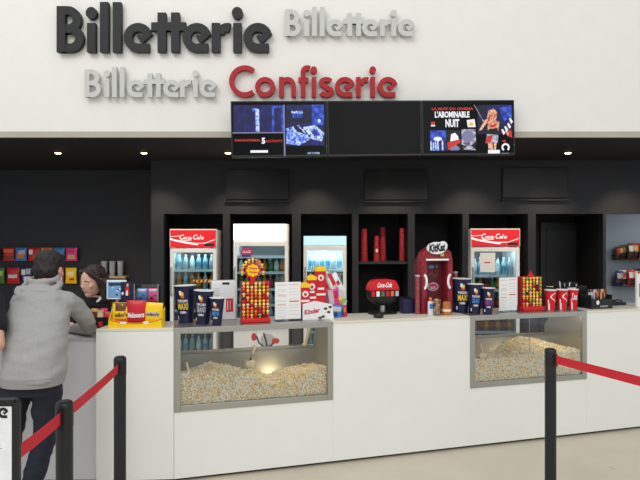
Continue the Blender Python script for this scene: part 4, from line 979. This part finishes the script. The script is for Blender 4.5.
# black carton with treats at right
t = on_counter('treats_carton', 'low black cardboard carton of brown treat bags at the right end', 'carton', 596, .15); k = t.location.y/FPX; w = 25*k
MB().box(-w/2,w/2,-.07,-.066,0,.085).box(-w/2,w/2,.066,.07,0,.13).box(-w/2,-w/2+.004,-.066,.066,0,.12).box(w/2-.004,w/2,-.066,.066,0,.12).box(-w/2+.004,w/2-.004,-.066,.066,0,.004).build('carton_body', M_black, t)
b = MB(); b.text('CHOCO', -.02, .015, .08, .012, -.0708, 0); b.build('carton_lettering', M_whiteprint, t); b = MB(); b.disc_y(-.045, .055, .018, .022, -.0716, -.0704, 0, 5); b.build('carton_print', M_whiteprint, t)
for q in range(6):
    c = ['black','brown','silver','brown','tan','brown'][q]; lx = -w/2+.022+q*(w-.044)/5
    lab = ['black bag at the left end','brown bag with silver, second from the left','silver-brown bag, third from the left','brown bag with orange print, fourth from the left','tan bag, second from the right','brown bag at the right end'][q]
    snack('treat_bag', lab+' of the low black carton', 'bag', tuple(Vector(t.location)+Vector((lx*CT, lx*ST+.01*(q%2), .01))), .06, .155, .034, c, [(.1,.45,.6,.85,['silver','silver','brown','orange','brown','tan'][q]),(.5,.2,.95,.6,'black'),(.6,.65,.9,.9,['brown','black','tan','brown','red','black'][q])], rot=(.05,.08*math.sin(q*2),TH+.5*math.cos(q*3)), group='bags in the low black carton')
# payment terminal and cable
t = on_counter('card_terminal', 'black card terminal lying flat on the counter right of the low carton', 'terminal', 617, .27)
MB().box(-.075,.0,-.035,.035,0,.035).build('body', M_black, t, bevel=.008); MB().box(0.001,.08,-.03,.03,0,.025).build('keypad', mat('dark_rubber',(40,42,46),.6), t, bevel=.006)
MB().tube([(-.06,.0,.042),(0,-.01,.05),(.05,.0,.04),(.08,.02,.006)], .006, 8).build('cable', M_black, t)
# small red and white counter sign at right edge
t = on_counter('counter_sign', 'white counter sign with a red header and red panel at the right edge', 'sign', 646, .12); k = t.location.y/FPX
w = 24*k; h = Z(271) if 0 else CAMZ-(271-240)*k-HC
MB().box(-w/2, w/2, -.012, .012, 0, h).build('board', M_whitep, t, bevel=.002); MB().box(-w/2, w/2, -.014, -.0122, h-.02, h).box(-w/2+.02, w/2-.02, -.014, -.0122, .09, .21).build('red_panel', M_redprint, t)
b = MB(); b.text('Promo', -w/2+.03, .12, w-.06, .06, -.0146, 0, .04, .2, .2); b.build('sign_lettering', M_whiteprint, t)

# racks of bags on the grey wall
for (yt, yb, w_) in ((246.5, 259.5, 'upper'), (271, 286, 'lower')):
    p = at(616.5, yb, YL-.14); t = thing('wall_rack', f'{w_} curved black basket of chocolate bags on the grey wall', 'rack', (p[0], YL, p[2]))
    Lr = .9; b = MB()
    def front(u): return -.15-.06*math.sin(PI*min(1, u/.5)*.5)
    pts = [(u, front(u)) for u in [0,.08,.16,.3,.5,.7,Lr]]
    b.tube([(0,-.001,.0)]+[(x_,y_,.0) for x_,y_ in pts]+[(Lr,-.001,.0)], .006, 6); b.tube([(0,-.001,.05)]+[(x_,y_,.05) for x_,y_ in pts]+[(Lr,-.001,.05)], .005, 6)
    b.add([(0,-.002,-.004),(Lr,-.002,-.004)]+[(x_,y_,-.004) for x_,y_ in pts][::-1], [(0,1,2,3,4,5,6,7,8)][:1]); b.build('basket', M_black, t)
    nb = 9; lower = w_ == 'lower'
    for q in range(nb):
        u = .05+q*.08; hh = (.18+.05*min(1, q/2.)) if not lower else (.21+.035*min(1, q/3))
        c = (['brown','green','brown','red','tan','brown','red','green','brown'] if not lower else ['darkblue','white','red','black','brown','black','red','brown','blue'])[q]
        c2 = (['red','brown','white','tan','red','white','orange','red','tan'] if not lower else ['silver','red','white','tan','red','tan','white','red','white'])[q]
        lab = f'{c} and {c2} bag, number {q+1} from the left'.replace('number 1 from the left','at the left end').replace('number 2','second').replace('number 3','third').replace('number 4','fourth').replace('number 5','fifth').replace('number 6','sixth').replace('number 7','seventh').replace('number 8','eighth').replace('number 9','ninth')
        if p[0]+u > (660-320)/FPX*YL: break
        snack('chocolate_bag', lab+f' in the {w_} wall basket', 'bag', (p[0]+u, YL+front(u)+.04+.045*(q % 2), p[2]+.002), .115, hh, .06, c, [(.15,.5,.6,.85,c2),(.3,.08,.95,.45,'black'),(.55,.55,.95,.85,'tan'),(.05,.2,.3,.45,'brown')], rot=(0,.06*math.sin(q*5),.25*math.sin(q*3)), group=f'bags in the {w_} wall basket')

# ------------------------------------------------------------------ barrier posts and belts
def post(X_, Y_, lab, heading=0, base_v=True):
    t = thing('barrier_post', lab, 'barrier post', (X_, Y_, 0), heading, 'queue barrier posts')
    MB().lathe([(.16,0),(.165,.006),(.16,.014),(.05,.03),(.036,.034)], 36).build('base', M_pole, t)
    MB().lathe([(.0325,.034),(.0325,.90)], 28).build('pole', M_pole, t)
    b = MB(); b.lathe([(.033,.90),(.0338,.905),(.0338,.985),(.033,.993),(.029,1.0),(.024,1.0)], 28)
    b.build('belt_head', M_black, t); 
    MB().lathe([(.022,1.0),(.022,1.004),(.018,1.005)], 20).build('cap', M_pole, t)
    MB().box(-.012,.012,-.042,-.034,.905,.975).build('belt_slot', M_black, t)
    return t
def belt(p, q, lab, z0=.945, z1=.945):
    p = Vector(p); q = Vector(q); n = 16; vs = []; d = (q-p).normalized(); nrm = Vector((-d.y, d.x))*.0008
    for i in range(n+1):
        u = i/n; c = p.lerp(q, u); z = z0+(z1-z0)*u-.004*math.sin(PI*u)
        for sgn in (-1, 1):
            for hz in (-.024, .024): vs.append((c.x+sgn*nrm.x, c.y+sgn*nrm.y, z+hz))
    fs = []
    for i in range(n):
        a = i*4; e = a+4; fs += [(a,e,e+1,a+1),(a+2,a+3,e+3,e+2),(a+1,e+1,e+3,a+3),(a,a+2,e+2,e)]
    fs += [(0,1,3,2),(n*4,n*4+2,n*4+3,n*4+1)]
    return tag(MB().add(vs, fs).build('barrier_belt', M_red_belt), lab, 'barrier belt', 'red queue belts')
P1 = ((120-320)/FPX*3.0, 3.0); P2 = ((64.5-320)/FPX*2.17, 2.17); P3 = (-1.0, 1.75); P4 = ((550.5-320)/FPX*3.22, 3.22); P5 = (1.95, 1.95)
def hd(a, b_): return math.atan2(b_[1]-a[1], b_[0]-a[0])+PI/2
post(*P1, 'slim black barrier post left of centre, in front of the white counter end', hd(P1, P2))
post(*P2, 'nearest black barrier post, left, joined by red belts on both sides', hd(P2, P3))
post(*P4, 'black barrier post on the right, in front of the popcorn window', hd(P4, P5))
post(*P5, 'black barrier post beyond the right edge holding the red belt end', 0)
def off(a, b_, r=.036):
    v = Vector((b_[0]-a[0], b_[1]-a[1])).normalized(); return (a[0]+v.x*r, a[1]+v.y*r)
belt(off(P1,P2), off(P2,P1), 'red belt between the slim post and the nearest left post')
belt(off(P2,P3), off(P3,P2,.022), 'short red belt from the nearest left post towards the notice stand')
belt(off(P4,P5), off(P5,P4), 'red belt running from the right post off to the right edge')
# notice stand
t = thing('notice_stand', 'black framed stand with a white notice ending in a bold e, bottom left corner', 'notice stand', (P3[0], P3[1], 0))
MB().lathe([(.15,0),(.155,.006),(.15,.014),(.05,.03),(.02,.034)], 32).build('base', M_pole, t)
MB().tube([(0,0,.03),(0,0,.98)], .02, 16).build('pole', M_pole, t)
Y3 = 1.70; k = Y3/FPX; xr = (18-320)*k-P3[0]; zt = CAMZ-(399-240)*k; wS = .30; xl_ = xr-wS; yS = Y3-P3[1]; fr = .019; zb = zt-.40
def rr(x0, x1, z0, z1, r, n=5):
    o = []
    for cx, cz, a0 in ((x1-r,z0+r,-90),(x1-r,z1-r,0),(x0+r,z1-r,90),(x0+r,z0+r,180)):
        for i in range(n+1): a = math.radians(a0+90*i/n); o.append((cx+r*math.cos(a), cz+r*math.sin(a)))
    return o
b = MB(); b.prism_y(rr(xl_, xr, zb, zt, .018), yS+.004, yS+.02); 
b.box(xl_+.004, xl_+fr, yS-.003, yS+.004, zb+.012, zt-.012); b.box(xr-fr, xr-.001, yS-.003, yS+.004, zb+.012, zt-.012); b.box(xl_+.012, xr-.012, yS-.003, yS+.004, zt-fr-.004, zt-.001); b.box(xl_+.012, xr-.012, yS-.003, yS+.004, zb+.001, zb+fr)
b.build('frame', M_black, t, bevel=.002)
MB().box(xl_+fr, xr-fr, yS+.0, yS+.0038, zb+fr, zt-fr-.004).build('notice', mat('notice_paper', (238,240,244), .4), t)
b = MB(); kx = 10.5*k; base_z = CAMZ-(418-240)*k
xs = [-106,-92,-86,-80,-74.5,-63,-57,-48.5,-36,-27,-3.5]; xs = [-95+8*0]*0 or [-104+i for i in (0,13.5,19,24.5,30,41.5,48,56.5,69,79,0)]
xs[10] = -2.0; xs[9] = -9.5; xs[8] = -19; xs[7] = -31.5; xs[6] = -40.5; xs[5] = -47; xs[4] = -59; xs[3] = -64.5; xs[2] = -70; xs[1] = -75.5; xs[0] = -88
for ch, px in zip(BW, xs):
    letter(b, ch, (px-320)*k-P3[0], base_z, kx, .27, yS-.0012, yS-.0002)
b.build('notice_lettering', M_blackprint, t)
b = MB(); b.text('Retrait des billets internet.', (-84-320)*k-P3[0], CAMZ-(449-240)*k, 86*k, 6*k, yS-.0008, 0, 0); b.text('et carte de fidelite', (-84-320)*k-P3[0], CAMZ-(462-240)*k, 70*k, 6*k, yS-.0008, 0, 0)
b.build('notice_text', mat('grey_ink',(120,122,126),.5), t)

# ------------------------------------------------------------------ people
M_skin = mat('skin', (214, 164, 140), .55, noise_amt=.04, scale=20); M_skin2 = mat('skin_pale', (222, 176, 154), .55, noise_amt=.04, scale=20)
M_lip = mat('lips', (188, 112, 104), .45)
M_hoodie = mat('grey_marl', (158, 158, 156), .9, noise_amt=.10, scale=160, bump=.4)
M_jeans = mat('dark_denim', (30, 34, 48), .85, noise_amt=.15, scale=90, bump=.2)
M_blackcloth = mat('black_cloth', (24, 25, 29), .85, noise_amt=.1, scale=60, bump=.2)
M_hair = mat('dark_hair', (34, 28, 27), .6, noise_amt=.35, scale=140, bump=.6); M_hair2 = mat('brown_hair', (48, 36, 32), .5, noise_amt=.35, scale=120, bump=.6)
M_shoe = mat('dark_shoe', (45,45,50), .6)
def cone(b, p0, p1, r0, r1, n=12):
    p0, p1 = Vector(p0), Vector(p1); b.tube([p0, p1], [r0, r1], n); b.ell(p0, (r0,)*3, 0, n, 8); b.ell(p1, (r1,)*3, 0, n, 8)
def chain(b, pts, rs, n=12):
    for i in range(len(pts)-1): cone(b, pts[i], pts[i+1], rs[i], rs[i+1], n)
def organic(b, name, mats, parent, vox=.007, smooth=4, wr=0, wrs=8, pick=None, stretch=(1,1,1)):
    me = bpy.data.meshes.new('tmp'); me.from_pydata(b.v, [], b.f)
    bm = bmesh.new(); bm.from_mesh(me); bmesh.ops.remove_doubles(bm, verts=bm.verts, dist=1e-5); bmesh.ops.recalc_face_normals(bm, faces=bm.faces); bm.to_mesh(me); bm.free()
    o = bpy.data.objects.new('tmp', me); COL.objects.link(o)
    r = o.modifiers.new('r', 'REMESH'); r.mode = 'VOXEL'; r.voxel_size = vox
    s = o.modifiers.new('s', 'SMOOTH'); s.iterations = smooth; s.factor = .5
    dg = bpy.context.evaluated_depsgraph_get(); m2 = bpy.data.meshes.new_from_object(o.evaluated_get(dg))
    bpy.data.objects.remove(o); m2.name = name
    m2.materials.clear()
    for mt in mats: m2.materials.append(mt)
    if wr:
        nr = [v.normal.copy() for v in m2.vertices]
        for v, nn in zip(m2.vertices, nr):
            q = Vector((v.co.x*wrs*stretch[0], v.co.y*wrs*stretch[1], v.co.z*wrs*stretch[2]))
            f = noise.noise(q)+.5*noise.noise(q*2.1+Vector((5,5,5)))
            v.co += nn*(wr*(f - .6*abs(noise.noise(q*.8))))
    for p in m2.polygons:
        p.use_smooth = True; p.material_index = pick(p.center) if pick else 0
    ob = bpy.data.objects.new(name, m2); COL.objects.link(ob); ob.parent = parent
    return ob
def hand(b, wrist, d, up, side, s=1.0, curl=.5):
    """palm + five fingers; d pointing direction, up back-of-hand normal, side thumb side"""
    w = Vector(wrist); d = Vector(d).normalized(); up = Vector(up).normalized(); sd = Vector(side).normalized()
    for f in (-.028,-.01,.01,.028): cone(b, w+sd*f*.6*s, w+d*.085*s+sd*f*s, .015*s, .012*s, 8)
    for i, (f, L) in enumerate(((.030,.070),(.010,.078),(-.010,.072),(-.029,.056))):
        p0 = w+d*.085*s+sd*f*s; a = curl*.5; d1 = (d*math.cos(a)-up*math.sin(a)); p1 = p0+d1*L*.45*s; a2 = curl*1.3; d2 = (d*math.cos(a2)-up*math.sin(a2)); p2 = p1+d2*L*.32*s
        a3 = curl*1.9; d3 = (d*math.cos(a3)-up*math.sin(a3)); p3 = p2+d3*L*.25*s
        chain(b, [p0,p1,p2,p3], [.0095*s,.009*s,.0082*s,.0072*s], 8)
    t0 = w+d*.025*s+sd*.03*s; t1 = t0+(d*.6+sd*.7-up*.2).normalized()*.038*s; t2 = t1+(d*.9+sd*.25-up*.3).normalized()*.032*s
    chain(b, [t0,t1,t2], [.0125*s,.011*s,.009*s], 8)
def head_geo(b, c, face, s=1.0):
    """head centred at c (skull centre), facing unit vec face"""
    c = Vector(c); f = Vector(face).normalized(); yaw = math.atan2(f.y, f.x)-PI/2; pit = math.asin(f.z)
    Rm = Matrix.Rotation(yaw, 3, 'Z') @ Matrix.Rotation(pit, 3, 'X')    # local +Y = face
    def E(p, r, rot=(0,0,0)):
        q = c+Rm @ (Vector(p)*s); e = (Rm @ Euler(rot).to_matrix()).to_euler(); b.ell(q, [x*s for x in r], 0, 18, 12, tuple(e))
    E((0,-.012,.025), (.074,.092,.085)); E((0,.022,-.02), (.062,.068,.085)); E((0,.055,-.086), (.028,.026,.022)); E((0,.012,-.06), (.052,.062,.05))
    E((0,.082,.0), (.011,.011,.028), (.22,0,0)); E((0,.093,-.020), (.012,.011,.009)); E((0,.072,-.052), (.024,.014,.008)); E((0,.070,-.062), (.021,.013,.007))
    for x in (-1, 1):
        E((x*.032,.068,.018), (.020,.012,.007)); E((x*.042,.056,-.022), (.022,.018,.020)); E((x*.076,-.005,-.005), (.008,.018,.032), (0,0,x*-.3)); 
    return lambda p: c+Rm @ (Vector(p)*s), Rm
def face_parts(o, P, Rm, s=1.0):
    e = Rm.to_euler()
    for x in (-1, 1):
        b = MB(); b.ell(P((x*.030,.076,.002)), (.012*s,.006*s,.0045*s), 0, 12, 8, tuple(e)); b.ell(P((x*.030,.0815,.001)), (.0055*s,.002*s,.0038*s), 1, 10, 6, tuple(e)); b.build('eye', [M_whitep, M_blackprint], o)
        b = MB(); b.tube([P((x*.014,.084,.020)), P((x*.030,.084,.026)), P((x*.047,.072,.021))], [.003*s,.0035*s,.002*s], 6).build('eyebrow', M_hair2, o)
    b = MB(); b.ell(P((0,.0825,-.055)), (.021*s,.006*s,.004*s), 0, 12, 6, tuple(e)); b.ell(P((0,.0800,-.064)), (.018*s,.006*s,.005*s), 0, 12, 6, tuple(e)); b.build('lips', M_lip, o)

# ---- customer in grey hoodie
def wpt(px, py, Y): return Vector(at(px, py, Y))
man = thing('person', 'dark-haired person in grey hooded sweatshirt and dark jeans leaning on the ticket counter', 'person', (-1.76, 3.2, 0))
def L(v): return Vector(v)-man.location
hipc = Vector((-1.705, 3.20, .90)); neck = Vector((-1.785, 3.49, 1.365)); hd_c = Vector((-1.785, 3.57, 1.457))
shR = Vector((-1.62, 3.45, 1.265)); elR = Vector((-1.60, 3.765, 1.04)); haR = Vector((-1.80, 3.90, 1.008))
shL = Vector((-1.885, 3.42, 1.26)); elL = Vector((-1.91, 3.67, 1.06)); haL = Vector((-1.93, 3.86, 1.010))
hpR = Vector((-1.62, 3.20, .87)); knR = Vector((-1.645, 3.24, .47)); akR = Vector((-1.72, 3.14, .09))
hpL = Vector((-1.79, 3.20, .87)); knL = Vector((-1.85, 3.22, .47)); akL = Vector((-1.90, 3.10, .09))
b = MB()
P, Rm = head_geo(b, L(hd_c), (.13, .95, -.2)); 
chain(b, [L(neck)+Vector((0,-.03,-.05)), L(hd_c)+Vector((0,-.01,-.04))], [.058,.055])
b.loft([(*L(hipc-Vector((0,0,.06))), .15,.10),(*L(hipc+Vector((0,.02,.08))), .14,.095),(*L(hipc.lerp(neck,.5)), .15,.10),(*L(hipc.lerp(neck,.8)), .17,.10),(*L(neck), .08,.07)])
for sh, el, ha in ((shR,elR,haR),(shL,elL,haL)): chain(b, [L(sh),L(el),L(ha)], [.05,.038,.026])
for h, kn, ak in ((hpR,knR,akR),(hpL,knL,akL)): chain(b, [L(h),L(kn),L(ak)], [.075,.052,.038])
hand(b, L(haR), (-.75,.5,-.08), (0,0,1), (-.5,-.75,0), 1, .35); hand(b, L(haL), (.7,.6,-.05), (0,0,1), (.6,-.7,0), 1, .3)
body = organic(b, 'body', [M_skin], man, .0065, 3)
face_parts(man, P, Rm)
# hoodie
b = MB()
b.loft([(*L(Vector((-1.70,3.20,.825))), .178,.142),(*L(Vector((-1.70,3.205,.86))), .184,.150),(*L(Vector((-1.71,3.24,.97))), .180,.148),(*L(Vector((-1.735,3.31,1.09))), .182,.142),(*L(Vector((-1.755,3.38,1.20))), .185,.135),(*L(Vector((-1.77,3.43,1.28))), .155,.12),(*L(Vector((-1.785,3.48,1.34))), .10,.095)], 28, p=2.3)
for sh, el, ha, s in ((shR,elR,haR,1),(shL,elL,haL,-1)):
    mid = sh.lerp(el, .5)+Vector((.03*s,-.01,0)); chain(b, [L(sh-Vector((.06*s,.02,-.0))),L(sh),L(mid),L(el),L(el.lerp(ha,.55)),L(el.lerp(ha,.92))], [.085,.070,.062,.053,.046,.036])
hood = organic(b, 'hoodie', [M_hoodie], man, .009, 4, .014, 6, stretch=(.8,1,2.0))
# hood: crumpled folds round the neck
b = MB(); nb = L(neck)
def ring(cx, cy, cz, rx, ry, r, tilt, a0=0, a1=360, n=22):
    pts = [(cx+rx*math.cos(math.radians(a0+(a1-a0)*i/n)), cy+ry*math.sin(math.radians(a0+(a1-a0)*i/n)), cz+tilt*math.sin(math.radians(a0+(a1-a0)*i/n))) for i in range(n+1)]
    for p, q in zip(pts, pts[1:]): cone(b, p, q, r, r, 8)
ring(nb.x, nb.y+.005, nb.z+.036, .082,.078,.020,.016); ring(nb.x-.003, nb.y-.02, nb.z-.008, .112,.088,.021,.035)
ring(nb.x-.01, nb.y-.05, nb.z-.015, .125,.085,.020,.075,185,355); ring(nb.x-.02, nb.y-.075, nb.z-.02, .095,.070,.018,.10,190,350); ring(nb.x-.01,nb.y-.09,nb.z-.03,.06,.055,.018,.10,195,345)
b.ell((nb.x-.005,nb.y-.06,nb.z-.04),(.10,.055,.055))
organic(b, 'hood', [M_hoodie], hood, .006, 2, .007, 11)
# hem and jeans
b = MB(); b.loft([(*L(Vector((-1.70,3.20,.80))), .172,.136),(*L(Vector((-1.70,3.20,.83))), .178,.142),(*L(Vector((-1.70,3.20,.855))), .182,.148)], 40, p=2.3); b.build('hem_band', M_hoodie, hood)
b = MB(); b.loft([(*L(Vector((-1.71,3.20,.74))), .165,.112),(*L(Vector((-1.705,3.20,.80))), .163,.112),(*L(Vector((-1.705,3.20,.90))), .14,.10)], 28, p=2.3)
for h, kn, ak, s in ((hpR,knR,akR,1),(hpL,knL,akL,-1)): chain(b, [L(h+Vector((.005*s,0,-.06))),L(h.lerp(kn,.5)),L(kn),L(kn.lerp(ak,.5)),L(ak)], [.092,.084,.070,.064,.058])
organic(b, 'jeans', [M_jeans], man, .009, 4, .009, 8, stretch=(1,1,2))
b = MB(); P_ = P
b.ell(P((0,-.018,.042)), (.088,.104,.088), 0, 18, 12, tuple(Rm.to_euler())); b.ell(P((0,-.045,-.005)), (.082,.075,.085), 0, 18, 12, tuple(Rm.to_euler())); b.ell(P((0,.05,.085)), (.062,.05,.035), 0, 14, 10, tuple(Rm.to_euler()))
organic(b, 'hair', [M_hair], man, .006, 2, .006, 40)
for ak in (akR, akL):
    p = L(ak); b = MB(); b.loft([(p.x,p.y+.06,.001-0,.045,.13),(p.x,p.y+.06,.03,.047,.135),(p.x,p.y+.035,.07,.042,.095),(p.x,p.y-.01,.11,.045,.05)], 20, p=2.4); b.build('shoe', M_shoe, man, smooth=60)

# ---- seller
wom = thing('person', 'long-haired seller in a black shirt behind the ticket counter, looking down to the left', 'person', (-1.81, 4.33, 0))
def L(v): return Vector(v)-wom.location
hc = wpt(92.5, 281.0, 4.25); cx = hc.x
b = MB(); P, Rm = head_geo(b, L(hc), (-.46, -.86, -.22), 1.04)
nk = Vector((cx+.03, 4.32, 1.25))
chain(b, [L(nk), L(hc)+Vector((.01,.02,-.05))], [.045,.045])
b.loft([(*L(Vector((cx+.04,4.36,.75))), .145,.095),(*L(Vector((cx+.04,4.36,.92))), .12,.085),(*L(Vector((cx+.035,4.35,1.12))), .14,.09),(*L(Vector((cx+.03,4.33,1.21))), .12,.07)])
wS_ = [(Vector((cx+.18,4.36,1.18)),Vector((cx+.24,4.38,.90)),Vector((cx+.06,4.20,.86))),(Vector((cx-.13,4.34,1.18)),Vector((cx-.19,4.30,.90)),Vector((cx-.14,4.16,.93)))]
wS_ = [(a_, e_, Vector((h_.x, 4.19, .99))) for a_, e_, h_ in wS_]
for sh, el, ha in wS_: chain(b, [L(sh),L(el),L(ha)], [.042,.034,.024])
for s in (-1, 1): chain(b, [L(Vector((cx+.04+s*.08,4.36,.78))),L(Vector((cx+.04+s*.085,4.34,.42))),L(Vector((cx+.04+s*.09,4.38,.08)))], [.075,.05,.036])
hand(b, L(wS_[0][2]), (-.5,-.5,-.3), (0,0,1), (-.5,.5,0), .88, .4); hand(b, L(wS_[1][2]), (.3,-.7,-.2), (0,0,1), (.7,.3,0), .88, .4)
organic(b, 'body', [M_skin2], wom, .006, 3); face_parts(wom, P, Rm, 1.0)
b = MB(); b.loft([(*L(Vector((cx+.04,4.36,.72))), .165,.115),(*L(Vector((cx+.04,4.36,.92))), .14,.10),(*L(Vector((cx+.035,4.35,1.10))), .165,.115),(*L(Vector((cx+.03,4.34,1.18))), .15,.09),(*L(Vector((cx+.03,4.335,1.235))), .075,.06)], 26, p=2.2)
for sh, el, ha in wS_: chain(b, [L(sh-Vector(((sh.x-cx-.03)*.3,0,0))),L(sh),L(sh.lerp(el,.65))], [.062,.060,.056])
shirt = organic(b, 'shirt', [M_blackcloth], wom, .008, 4, .006, 9)
b = MB(); lf = [(0,0),(.012,.018),(.03,.035),(.05,.045),(.044,.025),(.026,.006),(.008,-.004)]
q0 = L(Vector((cx+.035, 4.232, 1.165))); b.prism_y([(q0.x+x_, q0.z+z_) for x_, z_ in lf[::-1]], q0.y+.0, q0.y+.006); b.build('shirt_emblem', M_whiteprint, shirt)
b = MB(); 
for s in (-1, 1): chain(b, [L(Vector((cx+.04+s*.075,4.36,.76))),L(Vector((cx+.04+s*.085,4.34,.42))),L(Vector((cx+.04+s*.09,4.38,.08)))], [.095,.065,.055])
b.ell(L(Vector((cx+.04,4.36,.76))),(.16,.115,.09)); organic(b, 'trousers', [M_blackcloth], wom, .009, 4, .005, 9)
for s in (-1, 1):
    p = L(Vector((cx+.04+s*.09,4.38,.08))); b = MB(); b.loft([(p.x,p.y-.05,.001,.04,.12),(p.x,p.y-.05,.03,.042,.12),(p.x,p.y-.02,.06,.038,.08),(p.x,p.y+.01,.09,.04,.045)], 18, p=2.4); b.build('shoe', M_shoe, wom, smooth=60)
b = MB(); e = tuple(Rm.to_euler())
b.ell(P((0,-.025,.045)), (.086,.098,.084), 0, 18, 12, e); b.ell(P((0,-.055,-.03)), (.082,.065,.10), 0, 18, 12, e)
for x in (-1, 1):
    chain(b, [P((x*.045,.05,.085)), P((x*.082,.015,.03)), P((x*.085,-.01,-.06)), P((x*.088,-.01,-.15))], [.022,.024,.026,.030], 10)
chain(b, [P((0,-.07,.0)), P((.02,-.09,-.1)), P((.03,-.08,-.21)), P((.05,-.06,-.26))], [.07,.07,.062,.04], 12); chain(b, [P((-.06,-.05,-.03)), P((-.075,-.04,-.13)), P((-.08,-.02,-.21))], [.045,.042,.03], 10)
chain(b, [P((.07,-.05,-.03)), P((.085,-.045,-.13)), P((.085,-.02,-.22))], [.045,.044,.03], 10)
organic(b, 'hair', [M_hair2], wom, .007, 2, .006, 25, stretch=(1,1,.25))

# ---- third customer, mostly out of frame on the left
tp = thing('person', 'person in a black shirt at the left edge, only an arm and shoulder showing', 'person', (-2.16, 3.28, 0))
def L(v): return Vector(v)-tp.location
b = MB(); c0 = Vector((-2.14,3.28,0))
P, Rm = head_geo(b, L(Vector((-2.16,3.41,1.535))), (-.1,.95,-.15)); chain(b, [L(Vector((-2.16,3.34,1.38))), L(Vector((-2.16,3.39,1.50)))], [.055,.055])
b.loft([(*L(Vector((-2.14,3.22,.84))), .15,.10),(*L(Vector((-2.14,3.24,1.0))), .14,.10),(*L(Vector((-2.14,3.28,1.2))), .16,.10),(*L(Vector((-2.14,3.31,1.34))), .13,.08)])
aR = [Vector((-1.965,3.24,1.29)),Vector((-1.855,3.10,1.05)),Vector((-2.08,3.26,1.10))]; aL = [Vector((-2.32,3.30,1.28)),Vector((-2.37,3.35,1.02)),Vector((-2.28,3.60,1.04))]
chain(b, [L(p) for p in aR], [.048,.042,.028]); chain(b, [L(p) for p in aL], [.048,.040,.028])
hand(b, L(aR[2]), (-.6,.7,.2), (0,0,1), (-1,-.2,0), 1, .5); hand(b, L(aL[2]), (.2,.9,-.1), (0,0,1), (1,-.2,0), 1, .4)
for s in (-1, 1): chain(b, [L(Vector((-2.14+s*.085,3.22,.85))),L(Vector((-2.14+s*.09,3.24,.47))),L(Vector((-2.14+s*.09,3.18,.09)))], [.078,.054,.04])
organic(b, 'body', [M_skin], tp, .0075, 3); face_parts(tp, P, Rm)
b = MB(); b.loft([(*L(Vector((-2.14,3.22,.80))), .165,.12),(*L(Vector((-2.14,3.24,1.0))), .158,.118),(*L(Vector((-2.14,3.28,1.2))), .178,.12),(*L(Vector((-2.14,3.31,1.33))), .15,.09),(*L(Vector((-2.14,3.33,1.385))), .075,.065)], 26, p=2.2)
for a_ in (aR, aL): chain(b, [L(a_[0].lerp(Vector((-2.14,3.30,1.28)),.3)), L(a_[0]), L(a_[0].lerp(a_[1],.62))], [.068,.066,.062])
organic(b, 'shirt', [M_blackcloth], tp, .009, 4, .006, 8)
b = MB(); b.ell(L(Vector((-2.14,3.22,.85))),(.165,.12,.09))
for s in (-1, 1): chain(b, [L(Vector((-2.14+s*.08,3.22,.83))),L(Vector((-2.14+s*.09,3.24,.47))),L(Vector((-2.14+s*.09,3.18,.09)))], [.1,.072,.06])
organic(b, 'trousers', [M_jeans], tp, .01, 4, .006, 8)
for s in (-1, 1):
    p = L(Vector((-2.14+s*.09,3.18,.09))); b = MB(); b.loft([(p.x,p.y+.06,.001,.045,.13),(p.x,p.y+.06,.03,.047,.135),(p.x,p.y+.035,.07,.042,.095),(p.x,p.y-.01,.11,.045,.05)], 18, p=2.4); b.build('shoe', M_shoe, tp, smooth=60)
b = MB(); b.ell(P((0,-.018,.042)), (.086,.102,.086), 0, 18, 12, tuple(Rm.to_euler())); b.ell(P((0,-.045,-.0)), (.08,.07,.08), 0, 18, 12, tuple(Rm.to_euler())); organic(b, 'hair', [M_hair], tp, .007, 2, .005, 40)
